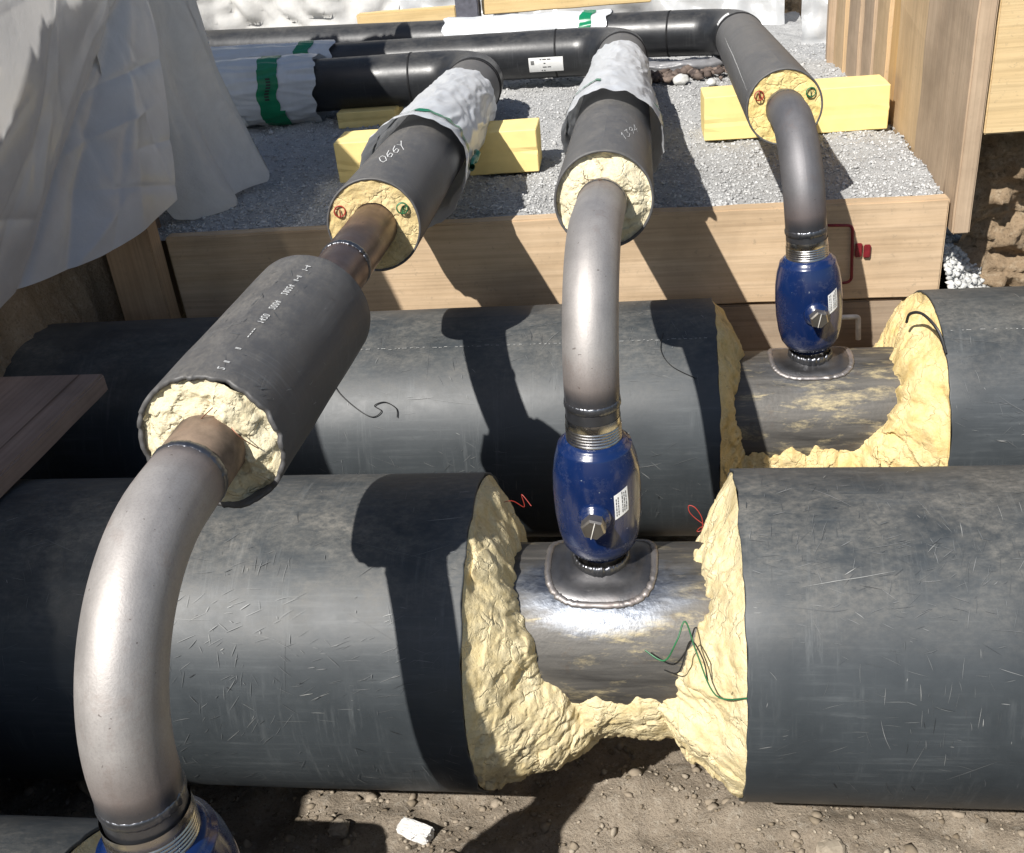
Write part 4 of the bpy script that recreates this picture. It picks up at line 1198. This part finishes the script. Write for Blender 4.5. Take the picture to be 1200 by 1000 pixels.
o = board('grey_post', (-.804, 4.42, .60), (-.712, 4.50, 1.45), M['post_grey'], grain=2, seed=43); tag(o, 'dark grey upright post between the two far beams', 'post')

# grey film roll and cobbles beyond the middle run
pts = [Vector((-.10 + .055 * k, 3.79 + .015 * sin(k * 1.3), .705 + .006 * sin(k * 2.2))) for k in range(9)]
V, Fc, U = tube(resample(pts, .01), lambda s: .024 + .006 * noise.noise(Vector((s * 12, 1, 1))), n=28, cap0=True, cap1=True, disp=lambda s, a: .006 * fbm((s * 14, cos(a) * 2, sin(a) * 2), 3))
tag(mesh('rolled_film', [(v[0], v[1], .70 + (v[2] - .70) * .8) for v in V], Fc, M['film_grey'], None, True, U), 'crumpled roll of grey film on the ground below the hindmost run', 'film roll')
pts, sz = [], []
for k in range(150):
    x = rng.uniform(-.15, .30); y = rng.uniform(3.60, 3.74); s = rng.uniform(.008, .022); pts.append((x, y, .69 + s * .4)); sz.append(s)
stones('dark_cobbles', pts, sz, M['rocks_dark'], 'heap of small dark cobbles in front of the grey film roll', 'cobbles')
for (x, y, s, sd) in ((.075, 3.58, .026, 1), (.17, 3.53, .016, 2)):
    bm = bmesh.new(); bmesh.ops.create_icosphere(bm, subdivisions=3, radius=s)
    for v in bm.verts: v.co += v.co.normalized() * s * .35 * fbm(v.co * (2 / s * .5) + Vector((sd, 0, 0)), 3); v.co.z *= .7
    me = bpy.data.meshes.new('pale_stone'); bm.to_mesh(me); bm.free(); me.materials.append(M['white_gravel']); me.polygons.foreach_set('use_smooth', [True] * len(me.polygons))
    o = link(bpy.data.objects.new('pale_stone', me)); o.location = (x, y, .69 + s * .4)
    tag(o, ('larger' if sd == 1 else 'smaller') + ' pale stone on the gravel just behind the right foam block', 'stone')

# ------------------------------------------------------------------ small things
def lump(name, label, cat, loc, dims, rz, mat, seed, rough=.3, ry=0., sub=3, smooth=False):
    bm = bmesh.new(); bmesh.ops.create_cube(bm, size=1)
    bmesh.ops.subdivide_edges(bm, edges=bm.edges[:], cuts=5, use_grid_fill=True)
    for v in bm.verts:
        n_ = v.co.copy(); sph = n_.normalized() * .62; c = n_.lerp(sph, rough)
        c += noise.noise_vector(n_ * 2.6 + Vector((seed, 0, 0))) * .22 * rough + noise.noise_vector(n_ * 8 + Vector((seed, 0, 0))) * .05
        v.co = Vector((c.x * dims[0], c.y * dims[1], c.z * dims[2]))
    me = bpy.data.meshes.new(name); bm.to_mesh(me); bm.free(); me.materials.append(mat)
    if smooth: me.polygons.foreach_set('use_smooth', [True] * len(me.polygons))
    o = link(bpy.data.objects.new(name, me)); o.location = loc; o.rotation_euler = (0, ry, rz); return tag(o, label, cat)
lump('polystyrene_scrap', 'white polystyrene scrap on the ground below the front main', 'foam scrap', (-.425, 1.135, ground_z(-.425, 1.135) + .012), (.058, .024, .022), -.35, M['styro'], 2., .10)
for (x, y, sx, sy, sz_, sd, lb) in ((.245, 1.135, .040, .030, .018, 5, 'pale stone on the sunlit floor right of the middle gap'), (-1.02, 1.20, .030, .05, .09, 7, 'upright pale stone in the dark below the left end of the front main'),
        (-.555, 1.13, .030, .028, .018, 9, 'brown clod in the shadow right of the bottom left valve'), (.05, 1.11, .022, .018, .012, 11, 'flat brown clod at the bottom edge right of the shadow')):
    lump('stone', lb, 'stone', (x, y, ground_z(x, y) + sz_ * .35), (sx, sy, sz_), sd * .7, M['pebbles'], sd, .75)
o = put_tube('grey_conduit', [Vector((-.395, 1.062, .014)), Vector((-.20, 1.062, .014))], .022, M['conduit'], None, n=40, lip0=.02, lip1=.02, thick=.003)
tag(o, 'short piece of grey conduit on the floor at the bottom edge', 'conduit')

# red handle on the board behind the right valve
rh = thing('red_handle', 'thin red rod handle with a red clip on the pale retaining board', 'handle', (.40, 2.225, .59))
pts = fillet([(.345, 2.222, .648), (.408, 2.222, .645), (.414, 2.222, .515), (.385, 2.222, .512)], [.012, .012], 6)
put_tube('rod', pts, .0033, M['red_metal'], rh, n=8, cap0=True, cap1=True)
board('clip', (.418, 2.2235, .570), (.432, 2.231, .602), M['red_metal'], rh, grain=2, bevel=.002); board('clip', (.436, 2.2235, .568), (.450, 2.231, .598), M['red_metal'], rh, grain=2, bevel=.002)
put_tube('pink_tip', [Vector((.385, 2.221, .512)), Vector((.365, 2.221, .512))], .006, M['pink'], rh, n=10, cap0=True, cap1=True)
V, Fc = merge([tube(fillet([(.345, 2.20, .44), (.43, 2.20, .44), (.434, 2.20, .385)], [.006], 4), .006, n=8)[:2]])
tag(mesh('metal_bracket', V, Fc, M['white_metal']), 'small pale metal bracket behind the right valve base', 'bracket')

# tracer wires loose in the gaps
def wire(label, pts, mat, parent, r=.0009):
    P = [Vector(p) for p in pts]; out = []
    for i in range(len(P) - 1):                      # Catmull-Rom
        p0, p1_, p2_, p3_ = P[max(0, i - 1)], P[i], P[i + 1], P[min(len(P) - 1, i + 2)]
        for k in range(8):
            t = k / 8; out.append(.5 * ((2 * p1_) + (p2_ - p0) * t + (2 * p0 - 5 * p1_ + 4 * p2_ - p3_) * t * t + (3 * p1_ - p0 - 3 * p2_ + p3_) * t ** 3))
    out.append(P[-1]); o = put_tube('tracer_wire', out, r, mat, parent, n=6); o['label'] = label
def onf(x, a, r, Y=1.27): a = radians(a); return (x, Y - r * cos(a), Z_MAIN + r * sin(a))
wire('red loop of thin wire', [(.075, 1.36, .455), (.052, 1.37, .466), (.036, 1.375, .480), (.034, 1.378, .492), (.044, 1.375, .490), (.054, 1.37, .474), (.054, 1.365, .455), (.046, 1.365, .452), (.056, 1.362, .462), (.080, 1.355, .445)], M['wire_red'], pipe2, .0007)
wire('green wire hanging over the bare pipe', [onf(-.035, 30, .158), onf(-.008, 26, .170), onf(.010, 36, .185), onf(.022, 44, .185), onf(.036, 32, .205), onf(.060, 18, .225), onf(.100, 20, .250)], M['wire_green'], pipe2, .0012)
wire('black wire hanging over the bare pipe', [onf(-.008, 20, .160), onf(.012, 22, .180), onf(.028, 36, .195), onf(.044, 30, .21), (.05, 1.075, .41)], M['wire_black'], pipe2, .0011)
wire('red wire end in the torn foam', [(-.262, 1.33, .53), (-.240, 1.34, .53), (-.222, 1.345, .515), (-.225, 1.35, .535), (-.21, 1.34, .52)], M['wire_red'], pipe2, .0007)
wire('thin black wire curling on the casing', [onf(-.660, 52, .2535, 1.95), onf(-.640, 44, .2535, 1.95), onf(-.600, 36, .2535, 1.95), onf(-.570, 32.5, .2535, 1.95), onf(-.552, 35, .2535, 1.95), onf(-.566, 37.5, .2535, 1.95), onf(-.545, 39, .2535, 1.95), onf(-.522, 36, .2535, 1.95), onf(-.520, 32, .2535, 1.95)], M['wire_black'], pipe3, .0010)
wire('thin black wire on the casing', [onf(.0, 70, .2535, 1.95), onf(-.005, 60, .2535, 1.95), onf(.015, 52, .2535, 1.95), onf(.06, 46, .2535, 1.95)], M['wire_black'], pipe3, .0008)
wire('thin wire in the sleeve foam', [SL0 + sax * .012 + Vector((-.02, 0, .030)), SL0 + sax * .018 + Vector((-.015, 0, .018)), SL0 + sax * .016 + Vector((.0, 0, .036)), SL0 + sax * .012 + Vector((.02, 0, .052))], M['wire_copper'], b1, .0006)
wire('thin wire in the sleeve foam', [SL0 + sax * .014 + Vector((.036, 0, .028)), SL0 + sax * .018 + Vector((.046, 0, .018)), SL0 + sax * .012 + Vector((.060, 0, .0))], M['wire_copper'], b1, .0006)
f2v = Vector(B2['face'])
wire('thin wire over the torn foam', [f2v + ax2 * .012 + Vector((-.028, 0, .052)), f2v + ax2 * .016 + Vector((-.026, 0, .040)), f2v + ax2 * .02 + Vector((-.012, 0, .038)), f2v + ax2 * .03 + Vector((0, 0, .040))], M['wire_copper'], b2, .0006)
wire('black wire hook at the foam edge', [(.512, 1.80, .54), (.500, 1.82, .575), (.480, 1.86, .592), (.462, 1.88, .585), (.458, 1.885, .565)], M['wire_black'], pipe3, .003)
